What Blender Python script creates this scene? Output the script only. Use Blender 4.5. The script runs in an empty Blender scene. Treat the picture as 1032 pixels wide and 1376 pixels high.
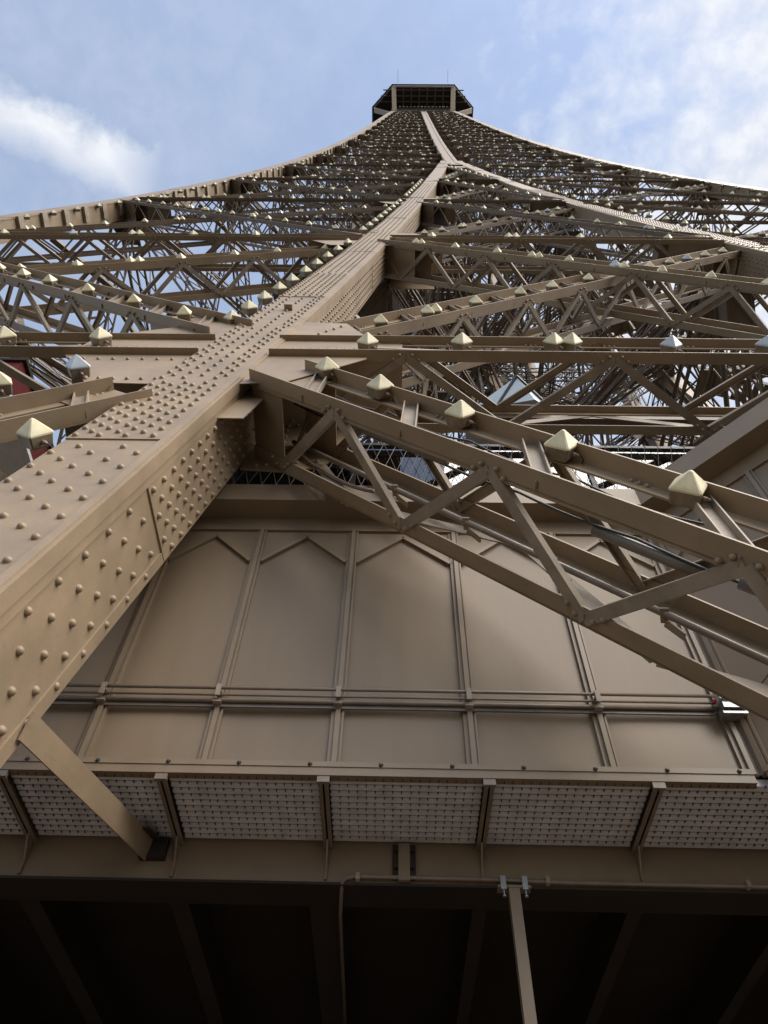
import bpy, math, random
import numpy as np
from mathutils import Vector, Matrix
random.seed(7)
R = math.radians
scene = bpy.context.scene
col = scene.collection

# ------------------------------------------------------------------ camera
W_PX, H_PX, F_PX = 1032.0, 1376.0, 997.8
PITCH, ROLL, YAW = 0.95307, 0.034307, -0.025826
fwd = Vector((math.sin(YAW)*math.cos(PITCH), math.cos(YAW)*math.cos(PITCH), math.sin(PITCH)))
r0 = Vector((math.cos(YAW), -math.sin(YAW), 0)); u0 = r0.cross(fwd)
RGT = r0*math.cos(ROLL) + u0*math.sin(ROLL); UPV = u0*math.cos(ROLL) - r0*math.sin(ROLL)
cam = bpy.data.cameras.new('camera'); camo = bpy.data.objects.new('camera', cam); col.objects.link(camo)
camo.matrix_world = Matrix(((RGT.x, UPV.x, -fwd.x, 0), (RGT.y, UPV.y, -fwd.y, 0), (RGT.z, UPV.z, -fwd.z, 0), (0, 0, 0, 1)))
cam.sensor_fit = 'VERTICAL'; cam.sensor_height = 24.0; cam.lens = 24.0*F_PX/H_PX
cam.clip_start = 0.05; cam.clip_end = 60000
scene.camera = camo

# ------------------------------------------------------------------ light
SUN_DIR = Vector((0.58, -0.46, 0.70)).normalized()          # towards the sun: veiled, from the right
world = bpy.data.worlds.new('World'); scene.world = world; world.use_nodes = True
wn = world.node_tree; wn.nodes.clear()
def N(nt, typ, **kw):
    n = nt.nodes.new(typ)
    for k, v in kw.items():
        if k.startswith('i_'):
            n.inputs[k[2:].replace('_', ' ')].default_value = v
        else: setattr(n, k, v)
    return n
def L(nt, a, ao, b, bi): nt.links.new(a.outputs[ao], b.inputs[bi])
def MATH(nt, op, a, b=None, c=None, clamp=False):
    n = nt.nodes.new('ShaderNodeMath'); n.operation = op; n.use_clamp = clamp
    for i, v in enumerate((a, b, c)):
        if v is None: continue
        if isinstance(v, (int, float)): n.inputs[i].default_value = v
        else: nt.links.new(v, n.inputs[i])
    return n.outputs[0]
sky = N(wn, 'ShaderNodeTexSky', sky_type='NISHITA', sun_disc=False)
sky.sun_elevation = math.asin(SUN_DIR.z); sky.sun_rotation = math.atan2(SUN_DIR.x, SUN_DIR.y)
sky.air_density = 1.3; sky.dust_density = 0.9; sky.ozone_density = 1.0
tc = N(wn, 'ShaderNodeTexCoord'); sp = N(wn, 'ShaderNodeSeparateXYZ'); L(wn, tc, 'Generated', sp, 0)
zz = MATH(wn, 'MAXIMUM', sp.outputs[2], 0.06)
U_ = MATH(wn, 'DIVIDE', sp.outputs[0], zz); V_ = MATH(wn, 'DIVIDE', sp.outputs[1], zz)   # a flat cloud layer
cmb = N(wn, 'ShaderNodeCombineXYZ'); wn.links.new(U_, cmb.inputs[0]); wn.links.new(V_, cmb.inputs[1])
n1 = N(wn, 'ShaderNodeTexNoise', i_Scale=2.6, i_Detail=6.0, i_Roughness=0.52, i_Distortion=0.1); L(wn, cmb, 0, n1, 'Vector')
n2 = N(wn, 'ShaderNodeTexNoise', i_Scale=24.0, i_Detail=5.0, i_Roughness=0.58, i_Distortion=0.2); L(wn, cmb, 0, n2, 'Vector')
# a cloud bank that thickens towards the veiled sun, plus one loose streak
bank = MATH(wn, 'ADD', MATH(wn, 'MULTIPLY', MATH(wn, 'MINIMUM', MATH(wn, 'MAXIMUM', U_, -1.2), 1.2), 0.95), -0.08)
base = MATH(wn, 'ADD', MATH(wn, 'ADD', bank, MATH(wn, 'MULTIPLY', n1.outputs[0], 1.25)), MATH(wn, 'MULTIPLY', n2.outputs[0], 0.5))
cov1 = MATH(wn, 'SMOOTH_MIN', MATH(wn, 'MULTIPLY', MATH(wn, 'SUBTRACT', base, 0.70), 1.9), 1.0, 0.2)
# streak: distance from the line through (-.48,.10) and (-.31,.20) in the cloud layer
ang = math.atan2(0.078, 0.167)
du = MATH(wn, 'SUBTRACT', U_, -0.42); dv = MATH(wn, 'SUBTRACT', V_, 0.150)
along = MATH(wn, 'ADD', MATH(wn, 'MULTIPLY', du, math.cos(ang)), MATH(wn, 'MULTIPLY', dv, math.sin(ang)))
acr = MATH(wn, 'ADD', MATH(wn, 'MULTIPLY', du, -math.sin(ang)), MATH(wn, 'MULTIPLY', dv, math.cos(ang)))
wob = MATH(wn, 'MULTIPLY', MATH(wn, 'SUBTRACT', n2.outputs[0], 0.5), 0.06)
acr2 = MATH(wn, 'ABSOLUTE', MATH(wn, 'ADD', acr, wob))
st = MATH(wn, 'SUBTRACT', 1.0, MATH(wn, 'DIVIDE', acr2, 0.043))
st = MATH(wn, 'MINIMUM', st, MATH(wn, 'SUBTRACT', 1.0, MATH(wn, 'DIVIDE', MATH(wn, 'SUBTRACT', MATH(wn, 'ADD', along, wob), 0.055), 0.07)))
st = MATH(wn, 'MULTIPLY', MATH(wn, 'MAXIMUM', st, 0.0), 0.85)
cov = MATH(wn, 'MINIMUM', MATH(wn, 'MAXIMUM', MATH(wn, 'ADD', MATH(wn, 'MAXIMUM', cov1, MATH(wn, 'MULTIPLY', n1.outputs[0], 0.5)), st), 0.0), 0.97)
ccol = N(wn, 'ShaderNodeMix', data_type='RGBA')
ccol.inputs[6].default_value = (3.5, 3.72, 4.15, 1); ccol.inputs[7].default_value = (4.5, 4.6, 4.8, 1)
wn.links.new(MATH(wn, 'MULTIPLY', MATH(wn, 'SUBTRACT', n2.outputs[0], 0.33), 2.6, clamp=True), ccol.inputs[0])
tint = N(wn, 'ShaderNodeMix', data_type='RGBA', blend_type='MULTIPLY'); tint.inputs[0].default_value = 1.0
tint.inputs[7].default_value = (1.30, 1.22, 1.20, 1); L(wn, sky, 0, tint, 6)     # thin high veil whitens the blue
mx = N(wn, 'ShaderNodeMix', data_type='RGBA')
wn.links.new(cov, mx.inputs[0]); L(wn, tint, 2, mx, 6); L(wn, ccol, 2, mx, 7)
bg = N(wn, 'ShaderNodeBackground'); bg.inputs[1].default_value = 0.098; L(wn, mx, 2, bg, 0)
wo = N(wn, 'ShaderNodeOutputWorld'); L(wn, bg, 0, wo, 0)

sl = bpy.data.lights.new('sun', 'SUN'); sl.energy = 2.7; sl.angle = R(62); sl.color = (1.0, 0.94, 0.86)
so = bpy.data.objects.new('sun', sl); col.objects.link(so)
so.rotation_euler = (-SUN_DIR).to_track_quat('-Z', 'Y').to_euler(); so.location = SUN_DIR*300
scene.view_settings.view_transform = 'Standard'; scene.view_settings.look = 'None'
scene.view_settings.gamma = 1; scene.view_settings.exposure = 1.12; scene.view_settings.use_curve_mapping = False
scene.render.engine = 'CYCLES'
scene.cycles.max_bounces = 6; scene.cycles.diffuse_bounces = 3; scene.cycles.transparent_max_bounces = 16

# ------------------------------------------------------------------ materials
def paint(name, c, rough=0.45, var=0.25, scale=3.0, bump=0.15, bscale=60, spec=0.5, grime=0.0, metal=0.0, streak=False):
    m = bpy.data.materials.new(name); m.use_nodes = True; nt = m.node_tree; b = nt.nodes['Principled BSDF']
    t = N(nt, 'ShaderNodeTexCoord'); g = N(nt, 'ShaderNodeNewGeometry')
    na = N(nt, 'ShaderNodeTexNoise', i_Scale=scale, i_Detail=6.0, i_Roughness=0.62)
    if streak:
        mp = N(nt, 'ShaderNodeMapping'); mp.inputs['Scale'].default_value = (1, 1, 0.12); nt.links.new(g.outputs['Position'], mp.inputs[0]); L(nt, mp, 0, na, 'Vector')
    else: nt.links.new(g.outputs['Position'], na.inputs['Vector'])
    r = N(nt, 'ShaderNodeValToRGB'); L(nt, na, 0, r, 0)
    r.color_ramp.elements[0].position = 0.3; r.color_ramp.elements[1].position = 0.72
    r.color_ramp.elements[0].color = (*[x*(1-var) for x in c], 1); r.color_ramp.elements[1].color = (*[min(1, x*(1+var*0.7)) for x in c], 1)
    out = r.outputs[0]
    if grime > 0:
        nb = N(nt, 'ShaderNodeTexNoise', i_Scale=scale*9, i_Detail=4.0, i_Roughness=0.7); nt.links.new(g.outputs['Position'], nb.inputs['Vector'])
        rr = N(nt, 'ShaderNodeValToRGB'); L(nt, nb, 0, rr, 0); rr.color_ramp.elements[0].position = 0.62; rr.color_ramp.elements[1].position = 0.74
        mm = N(nt, 'ShaderNodeMix', data_type='RGBA'); nt.links.new(MATH(nt, 'MULTIPLY', rr.outputs[0], grime), mm.inputs[0])
        nt.links.new(out, mm.inputs[6]); mm.inputs[7].default_value = (c[0]*0.45, c[1]*0.42, c[2]*0.4, 1); out = mm.outputs[2]
    nt.links.new(out, b.inputs['Base Color'])
    b.inputs['Metallic'].default_value = metal
    b.inputs['Specular IOR Level'].default_value = spec
    nt.links.new(MATH(nt, 'ADD', MATH(nt, 'MULTIPLY', na.outputs[0], 0.22), rough-0.11), b.inputs['Roughness'])
    if bump > 0:
        nc = N(nt, 'ShaderNodeTexNoise', i_Scale=bscale, i_Detail=3.0); nt.links.new(g.outputs['Position'], nc.inputs['Vector'])
        bp = N(nt, 'ShaderNodeBump', i_Strength=bump, i_Distance=0.004); L(nt, nc, 0, bp, 'Height'); L(nt, bp, 0, b, 'Normal')
    return m
M = {}
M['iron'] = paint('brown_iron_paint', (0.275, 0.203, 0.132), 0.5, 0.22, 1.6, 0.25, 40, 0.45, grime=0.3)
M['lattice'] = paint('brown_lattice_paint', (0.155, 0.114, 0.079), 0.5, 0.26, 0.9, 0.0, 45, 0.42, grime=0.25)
M['old'] = paint('weathered_brown_paint', (0.29, 0.232, 0.175), 0.55, 0.3, 4.0, 0.35, 30, 0.4, grime=0.5)
M['panel'] = paint('brown_panel_paint', (0.212, 0.157, 0.104), 0.45, 0.18, 1.1, 0.10, 9, 0.4, grime=0.12, streak=True)
M['trim'] = paint('brown_trim_paint', (0.215, 0.160, 0.108), 0.45, 0.12, 2.5, 0.1, 40, 0.45, grime=0.15)
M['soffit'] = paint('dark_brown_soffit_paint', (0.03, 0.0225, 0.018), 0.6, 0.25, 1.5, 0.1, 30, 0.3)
M['grate'] = paint('grey_galvanised_grating', (0.60, 0.585, 0.63), 0.5, 0.22, 9, 0.2, 80, 0.4, grime=0.35)
M['cream'] = paint('cream_lamp_plastic', (0.66, 0.60, 0.40), 0.45, 0.22, 8, 0.1, 60, 0.5, grime=0.14)
M['grey_lens'] = paint('blue_grey_lamp_plastic', (0.42, 0.47, 0.54), 0.25, 0.18, 8, 0.1, 60, 0.6)
M['lampbase'] = paint('dirty_lamp_base', (0.20, 0.165, 0.12), 0.4, 0.35, 12, 0.2, 40, 0.5, grime=0.4)
M['stub'] = paint('pinkish_brown_lamp_gland', (0.27, 0.175, 0.135), 0.5, 0.2, 10, 0, 40)
M['cable'] = paint('black_cable_rubber', (0.03, 0.027, 0.025), 0.5, 0.2, 10, 0, 40)
M['pipe'] = paint('brown_pipe_paint', (0.20, 0.155, 0.12), 0.33, 0.2, 6, 0.05, 40, 0.55)
M['greypipe'] = paint('grey_brown_pipe', (0.16, 0.14, 0.12), 0.35, 0.2, 6, 0.05, 40, 0.55)
M['steel'] = paint('galvanised_steel', (0.36, 0.37, 0.37), 0.4, 0.2, 14, 0.1, 80, 0.6, metal=0.75)
M['whitebox'] = paint('white_junction_enamel', (0.45, 0.45, 0.44), 0.4, 0.12, 14, 0.05, 60, 0.5, grime=0.25)
M['redplug'] = paint('red_cable_gland', (0.45, 0.05, 0.05), 0.4, 0.2, 10, 0, 40)
M['hood'] = paint('blue_grey_sheet_metal', (0.44, 0.50, 0.56), 0.28, 0.1, 4, 0.05, 20, 0.6, metal=0.25)
M['dark'] = paint('dark_grey_frame_paint', (0.045, 0.043, 0.042), 0.45, 0.2, 8, 0, 40)
M['deck'] = paint('warm_bounce_deck', (0.145, 0.112, 0.08), 0.8, 0.3, 2, 0.3, 50, 0.3)  # unseen deck, its brown picked to bounce warm light onto grating and fascia
M['ground'] = paint('distant_city_ground', (0.05, 0.05, 0.045), 0.9, 0.4, 0.01, 0, 1, 0.2)
M['red'] = paint('red_cabin_paint', (0.11, 0.02, 0.02), 0.35, 0.15, 5, 0, 40)
M['white'] = paint('off_white_cabin_paint', (0.62, 0.62, 0.60), 0.35, 0.1, 5, 0, 40)
M['wire'] = paint('grey_net_wire', (0.10, 0.095, 0.09), 0.45, 0.2, 9, 0, 40)
def glass_mat():
    m = bpy.data.materials.new('clear_window_glass'); m.use_nodes = True; nt = m.node_tree; nt.nodes.clear()
    tr = N(nt, 'ShaderNodeBsdfTransparent'); tr.inputs[0].default_value = (0.52, 0.54, 0.53, 1)
    gl = N(nt, 'ShaderNodeBsdfGlossy'); gl.inputs['Roughness'].default_value = 0.03
    lw = N(nt, 'ShaderNodeFresnel'); lw.inputs[0].default_value = 1.9
    mxs = N(nt, 'ShaderNodeMixShader'); nt.links.new(MATH(nt, 'ADD', lw.outputs[0], 0.06, clamp=True), mxs.inputs[0])
    L(nt, tr, 0, mxs, 1); L(nt, gl, 0, mxs, 2); o = N(nt, 'ShaderNodeOutputMaterial'); L(nt, mxs, 0, o, 0)
    return m
M['glass'] = glass_mat()

# ------------------------------------------------------------------ helpers
def V3(*a): return np.array(a, float)
def unit(v): return v/np.linalg.norm(v)
class MB:
    def __init__(s): s.v = []; s.f = []
    def raw(s, vs, fs):
        k = len(s.v); s.v.extend([tuple(x) for x in vs]); s.f.extend([tuple(i+k for i in f) for f in fs]); return s
    def bar(s, a, b, U, V, u0, u1, v0, v1):
        """prism from a to b, cross-section [u0,u1] along U and [v0,v1] along V"""
        q = [(u0, v0), (u1, v0), (u1, v1), (u0, v1)]
        vs = [a+U*x+V*y for x, y in q] + [b+U*x+V*y for x, y in q]
        fs = [(0, 3, 2, 1), (4, 5, 6, 7), (0, 1, 5, 4), (1, 2, 6, 5), (2, 3, 7, 6), (3, 0, 4, 7)]
        if np.dot(np.cross(U, V), b-a)*(u1-u0)*(v1-v0) < 0: fs = [f[::-1] for f in fs]
        return s.raw(vs, fs)
    def box(s, x0, x1, y0, y1, z0, z1):
        return s.bar(V3(0, 0, z0), V3(0, 0, z1), V3(1, 0, 0), V3(0, 1, 0), x0, x1, y0, y1)
    def strip(s, a, b, up, wd, th):
        """flat bar from a to b; width wd lies perpendicular to up, thickness th along up"""
        t = unit(b-a); w_ = np.cross(up, t); w_ = unit(w_) if np.linalg.norm(w_) > 1e-6 else V3(1, 0, 0); n = np.cross(t, w_)
        return s.bar(a, b, w_, n, -wd/2, wd/2, -th/2, th/2)
    def tube(s, pts, r, n=8):
        pts = [np.array(p_, float) for p_ in pts]; rings = []
        ref = None
        for i, p_ in enumerate(pts):
            t = unit(pts[min(i+1, len(pts)-1)]-pts[max(i-1, 0)])
            if ref is None:
                ref = V3(0, 0, 1) if abs(t[2]) < .9 else V3(1, 0, 0)
            e1 = unit(ref-t*np.dot(ref, t)); e2 = np.cross(t, e1); ref = e1
            rings.append([p_+(e1*math.cos(2*math.pi*k/n)+e2*math.sin(2*math.pi*k/n))*r for k in range(n)])
        vs = [x for rg in rings for x in rg]; fs = []
        for i in range(len(rings)-1):
            for k in range(n):
                a = i*n+k; b = i*n+(k+1) % n; fs.append((a, b, b+n, a+n))
        fs.append(tuple(range(n))[::-1]); fs.append(tuple((len(rings)-1)*n+k for k in range(n)))
        return s.raw(vs, fs)
    def mesh(s, name, mat, off=V3(0, 0, 0), smooth=False):
        me = bpy.data.meshes.new(name); o = np.array(off)
        me.from_pydata([tuple(np.array(v)-o) for v in s.v], [], s.f); me.materials.append(mat)
        if smooth:
            for p_ in me.polygons: p_.use_smooth = True
        me.update(); return me
    def build(s, name, mat, parent=None, off=V3(0, 0, 0), smooth=False):
        o = bpy.data.objects.new(name, s.mesh(name, mat, off, smooth)); col.objects.link(o)
        if parent is not None: o.parent = parent
        return o
def root(name, loc, label=None, cat=None, group=None):
    o = bpy.data.objects.new(name, None); o.location = Vector(loc); col.objects.link(o); o.empty_display_size = 0.3
    if label: o['label'] = label
    if cat: o['category'] = cat
    if group: o['group'] = group
    return o
def solo(mb, name, mat, label, cat, loc, group=None, kind=None, smooth=False):
    o = mb.build(name, mat, None, V3(*loc), smooth); o.location = Vector(loc)
    if label: o['label'] = label
    if cat: o['category'] = cat
    if group: o['group'] = group
    if kind: o['kind'] = kind
    return o
def inst(me, name, parent, mat4):
    o = bpy.data.objects.new(name, me); col.objects.link(o)
    if parent is not None: o.parent = parent
    o.matrix_basis = mat4; return o
def ray(px, py):
    d = RGT*((px-516)/F_PX) + UPV*((688-py)/F_PX) + fwd
    return V3(d.x, d.y, d.z)

# ------------------------------------------------------------------ tower profile (metres above the camera)
CX, CY = 4.4037, 25.8577
GW, GD = 0.79, 0.85                         # box girder width and depth
ZM = 70.13                                  # height where the inner girders merge
def Hh(z): t = z/157.0; return 24.0064-32.3837*t+23.7973*t*t-9.0158*t**3
def dH(z): t = z/157.0; return (-32.3837+2*23.7973*t-3*9.0158*t*t)/157.0
def Gg(z): t = min(max(z/ZM, -1), 1); return 6.53*(1-t)+0.743*t*(1-t)
def face_pt(px, py, off=0.0):
    d = ray(px, py); a, b = 0.5, None
    t = 0.5; g = lambda t: d[1]*t-(CY-Hh(d[2]*t)+off)
    while g(t) < 0 and t < 400: t += 0.1
    a, b = t-0.1, t
    for _ in range(40):
        m = (a+b)/2
        if g(m) < 0: a = m
        else: b = m
    return d*a
def fr(k):
    """frame of tower face k (0 = the face before the camera)"""
    a = k*math.pi/2; c, s = math.cos(a), math.sin(a)
    rot = np.array([[c, -s, 0], [s, c, 0], [0, 0, 1.0]])
    ctr = V3(CX, CY, 0)
    return lambda x, z, off=0.0: rot @ V3(x, -Hh(z)+off, z)+ctr, lambda z: rot @ unit(V3(0, -1, -dH(z)))
LEV = [-5.4, 8.2, 21.8, 36.8, 51.2, 64.2, 75.4, 85.6, 95.0, 103.8, 112.0, 119.6, 126.6, 133.2, 139.4, 145.2, 150.6, 155.6]
TZ = 161.0
BASE = V3(CX, CY, -115.0)
tower = root('iron_tower', BASE, 'tall riveted brown iron lattice tower tapering up to a dark cabin', 'tower')

def rivet_mesh(seg, name):
    m = MB(); r_ = 0.0275; prof = [(1.0, -0.05), (0.9, 0.5), (0.5, 0.88)]
    vs = [(r_*a*math.cos(2*math.pi*k/seg), r_*a*math.sin(2*math.pi*k/seg), r_*b) for a, b in prof for k in range(seg)]+[(0, 0, r_)]
    fs = []
    for j in range(2):
        for k in range(seg): fs.append((j*seg+k, j*seg+(k+1) % seg, (j+1)*seg+(k+1) % seg, (j+1)*seg+k))
    for k in range(seg): fs.append((2*seg+k, 2*seg+(k+1) % seg, 3*seg))
    return vs, fs
RV, RF = rivet_mesh(8, 'rivet'); RV6, RF6 = rivet_mesh(5, 'rivet')
RV6n = np.array(RV6)
rme = MB().raw(RV, RF).mesh('rivet', M['iron'], smooth=True)

# ------------------------------------------------------------------ lattice beams
def beam(P0, P1, nrm, w, d, leg, detail, name, phase=0.0, pitch=1.9, endp=1.3, face_lace='n', flip=1):
    """box lattice beam: two outer chords with legs standing out, two inner chords, laced on all four sides"""
    Lh = np.linalg.norm(P1-P0); t = (P1-P0)/Lh; o = unit(nrm-t*np.dot(nrm, t)); s = np.cross(t, o)
    th = 0.016 if detail >= 1 else 0.03; a = leg*0.95
    ch = []; lc = []; pl = []
    def at(x, ss, oo): return P0+t*x+s*ss+o*oo
    for sg in (1, -1):
        m = MB(); e = sg*w/2
        m.bar(P0, P1, s, o, min(e, e-sg*a), max(e, e-sg*a), -th, 0)
        m.bar(P0, P1, s, o, min(e, e-sg*th), max(e, e-sg*th), -leg*0.25, leg)
        ch.append(m)
        m = MB()
        m.bar(P0, P1, s, o, min(e, e-sg*a), max(e, e-sg*a), -d, -d+th)
        m.bar(P0, P1, s, o, min(e, e-sg*th), max(e, e-sg*th), -d-0.002, -d+leg)
        ch.append(m)
    n = max(1, int(round(Lh/pitch))); pt = Lh/n
    bw = 0.082 if detail == 2 else 0.06
    for sg in (1, -1):
        e = sg*(w/2+0.004)
        for i in range(n+1 if phase else n):
            for h in (0, 1):
                x0, x1 = (i+0.5*h)*pt, (i+0.5+0.5*h)*pt
                x0 += phase; x1 += phase
                if x0 < 0 or x1 > Lh: continue
                o0, o1 = (0.02, -d+0.05) if h == 0 else (-d+0.05, 0.02)
                m = MB(); A, B = at(x0, e, o0), at(x1, e, o1)
                m.strip(A, B, s, bw, 0.012 if detail else 0.03)
                if detail == 2:
                    tt = unit(B-A); ww = unit(np.cross(s, tt))
                    for q in (-1, 1):
                        m.bar(A+ww*q*bw/2, B+ww*q*bw/2, ww, s, -0.005, 0.005, -sg*0.045-0.001, 0.004)
                lc.append(m)
    # outer face lacing
    if face_lace == 'n':
        n2 = max(2, int(Lh/(pitch*0.62))); p2 = Lh/n2
        for i in range(n2):
            x0 = (i+0.25)*p2; x1 = x0+w*(0.55 if flip > 0 else 0.95)
            m = MB(); A, B = at(min(x0, Lh), flip*(w/2-0.03), 0.012), at(min(x1, Lh), -flip*(w/2-0.03), 0.012)
            m.strip(A, B, o, 0.12, 0.012)
            if detail == 2:
                tt = unit(B-A); ww = unit(np.cross(o, tt))
                for q in (-1, 1): m.bar(A+ww*q*0.06, B+ww*q*0.06, ww, o, -0.006, 0.006, -0.006, 0.055)
            lc.append(m)
    else:
        n2 = max(1, int(round(Lh/(pitch*1.5)))); p2 = Lh/n2
        for i in range(n2):
            x0, x1 = i*p2, (i+1)*p2; sgn = 1 if i % 2 else -1
            m = MB(); m.strip(at(x0, sgn*(w/2-0.08), 0.012), at(x1, -sgn*(w/2-0.08), 0.012), o, 0.07, 0.012); lc.append(m)
    # inner face lacing
    n3 = max(1, int(round(Lh/(pitch*0.8)))); p3 = Lh/n3
    for i in range(n3):
        sgn = 1 if i % 2 else -1
        m = MB(); m.strip(at(i*p3, sgn*(w/2-0.05), -d-0.008), at((i+1)*p3, -sgn*(w/2-0.05), -d-0.008), o, 0.125 if detail == 2 else 0.07, 0.012); lc.append(m)
    # solid end plates
    if endp > 0:
        for x0, x1 in ((0, endp), (Lh-endp, Lh)):
            m = MB(); m.bar(at(x0, 0, 0), at(x1, 0, 0), s, o, -w/2+0.02, w/2-0.02, 0.003, 0.011)
            for sg in (1, -1):
                e = sg*(w/2-0.02); m.bar(at(x0, 0, 0), at(x1, 0, 0), s, o, min(e, e-sg*0.01), max(e, e-sg*0.01), -d+0.02, -0.02)
            pl.append(m)
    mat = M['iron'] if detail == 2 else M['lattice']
    if detail == 2:
        bo = bpy.data.objects.new(name, ch[0].mesh(name, mat, BASE)); col.objects.link(bo); bo.parent = tower
        for m in ch[1:]: m.build('chord', mat, bo, BASE)
        for m in lc: m.build('lacing_bar', M['old'], bo, BASE)
        for m in pl: m.build('end_plate', mat, bo, BASE)
        # bolt heads at the lacing joints
        bm_ = MB(); ns = s
        for sg in (1, -1):
            for i in range(n+1):
                for h, oo in ((0, 0.05), (0.5, -d+0.07)):
                    xx = (i+h)*pt+phase
                    if not 0.1 < xx < Lh-0.1: continue
                    for dx, do in ((-0.07, 0), (0.07, 0), (-0.14, -0.05 if h == 0 else 0.05), (0.14, -0.05 if h == 0 else 0.05)):
                        Pq = at(xx+dx, sg*(w/2+0.008), oo+do); bm_.raw(Pq+RV6n[:, :1]*t*0.8+RV6n[:, 1:2]*o*0.8+RV6n[:, 2:3]*s*sg, RF6)
            for xx in np.arange(0.15, Lh, 0.95):
                for dx in (0, 0.06, 0.12):
                    Pq = at(xx+dx, sg*(w/2-0.05), 0.004); bm_.raw(Pq+RV6n[:, :1]*t*0.7+RV6n[:, 1:2]*s*0.7+RV6n[:, 2:3]*o*0.7, RF6)
        bm_.build('bolt_heads', mat, bo, BASE, True)['kind'] = 'stuff'
        return bo
    allm = MB()
    for m in ch+lc+pl: allm.raw(m.v, m.f)
    return allm if name is None else allm.build(name, mat, tower, BASE)

lamp_spots = []            # (point on face, outward normal, size, row words, colour)
def lamp_row(P0, P1, nrm, step, words, size=0.182, start=0.6, end=0.6, pair=0.18, inset=0.0):
    Lh = np.linalg.norm(P1-P0); t = (P1-P0)/Lh; x = start
    while x < Lh-end:
        lamp_spots.append((P0+t*x, nrm, t, size, words, 'c' if random.random() > 0.06 else 'g'))
        if random.random() < pair: lamp_spots.append((P0+t*(x+size*1.12), nrm, t, size, words, 'c'))
        x += step*random.uniform(0.8, 1.2)

# face 0 (before the camera), then the sides and the rear
stuff_far = MB()
row_names = ['first', 'second', 'third', 'fourth', 'fifth', 'sixth', 'seventh']
for k in range(4):
    pt, nm = fr(k)
    for i in range(len(LEV)-1):
        z0, z1 = LEV[i], LEV[i+1]; zm = (z0+z1)/2
        merged = z1 > ZM-1
        sc = 1.0 if i < 3 else max(0.6, 1.0-0.04*(i-2))
        cells = []
        for z in (z0, z1): pass
        if not merged:
            cells = [('left', lambda z: -Hh(z)+GW, lambda z: -Gg(z)-GW), ('gap', lambda z: -Gg(z), lambda z: Gg(z)), ('right', lambda z: Gg(z)+GW, lambda z: Hh(z)-GW)]
        else:
            cells = [('left', lambda z: -Hh(z)+GW, lambda z: -GW*0.75), ('right', lambda z: GW*0.75, lambda z: Hh(z)-GW)]
        for cn, fa, fb in cells:
            wd = 0.85*sc; dg = 0.68*sc; leg = 0.12; dd = 0.85*sc
            if i > 7: dd *= 0.8
            beams = []
            # horizontal at the top of the bay
            if fb(z1)-fa(z1) > 0.9:
                beams.append(('h', pt(fa(z1), z1, 0.03), pt(fb(z1), z1, 0.03)))
            mz0, mz1 = z0+0.95*sc, z1-0.85*sc
            if fb(zm)-fa(zm) > 1.6:
                # falling and rising diagonals
                beams.append(('d', pt(fa(mz1), mz1, 0.035), pt(fb(mz0), mz0, 0.035)))
                beams.append(('u', pt(fa(mz0)-0.35, mz0-0.35, 0.24), pt(fb(mz1)+0.35, mz1+0.35, 0.24)))
            if i == 0:
                if k == 0:
                    # only the braces that reach up to the platform where the camera stands
                    beams = beams[:1]
                    if cn == 'gap': beams.append(('d', pt(fa(7.25)+0.31, 6.985, 0.035), pt(fa(7.25)+7.4, 7.33-8.4, 0.035)))
                    if cn == 'left': beams.append(('u', pt(fb(6.55)-0.10, 6.25, 0.05), pt(fb(6.55)-7.0, 6.35-8.2, 0.05)))
                    if cn == 'right': beams = beams[:1]
                else: beams = beams[:1]
            for kind, A, B in beams:
                nr = nm(zm)
                near = k == 0 and ((i == 0) or (i == 1 and cn != 'right'))
                det = 2 if near else 1
                nmz = {'h': 'horizontal_beam', 'd': 'diagonal_brace', 'u': 'diagonal_brace'}[kind]
                lg = (0.138 if kind != 'h' else 0.105) if i < 2 else 0.095
                w_ = wd if kind == 'h' else dg
                pit = 1.95 if i < 3 else 1.7
                fl = 'n' if kind != 'h' else 'x'
                if k == 0:
                    beam(A, B, nr, w_, dd if not (i == 0 and kind == 'd') else 0.80, lg, det, nmz, phase=(-0.8 if kind == 'h' else -0.38) if (i == 0 and cn == 'gap') else 0.0, pitch=2.33 if (i == 0 and kind == 'h') else pit, endp=(0.55 if i == 0 and kind != 'h' else 1.5 if kind != 'u' else 0.9)*sc, face_lace=fl, flip=-1 if kind == 'd' else 1)
                elif k in (1, 3) or i < 9:
                    m = beam(A, B, nr, w_, dd, 0.09, 0, None, pitch=2.4, endp=1.2*sc, face_lace=fl)
                    stuff_far.raw(m.v, m.f)
                if k == 0:
                    if kind == 'h': ws = 'horizontal beam'; stp = 2.1
                    elif kind == 'd': ws = 'falling brace'; stp = 1.25
                    else: ws = 'rising brace'; stp = 1.25
                    if i > 6: stp *= 0.85
                    if not (i == 0 or (i == 1 and cn != 'right' and False)):
                        lamp_row(A, B, nr, stp, (i, cn, ws), start=1.2, end=1.0, pair=0.25 if kind == 'h' else 0.12)
stuff_far_o = stuff_far.build('rear_lattice', M['lattice'], tower, BASE); stuff_far_o['kind'] = 'stuff'

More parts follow.
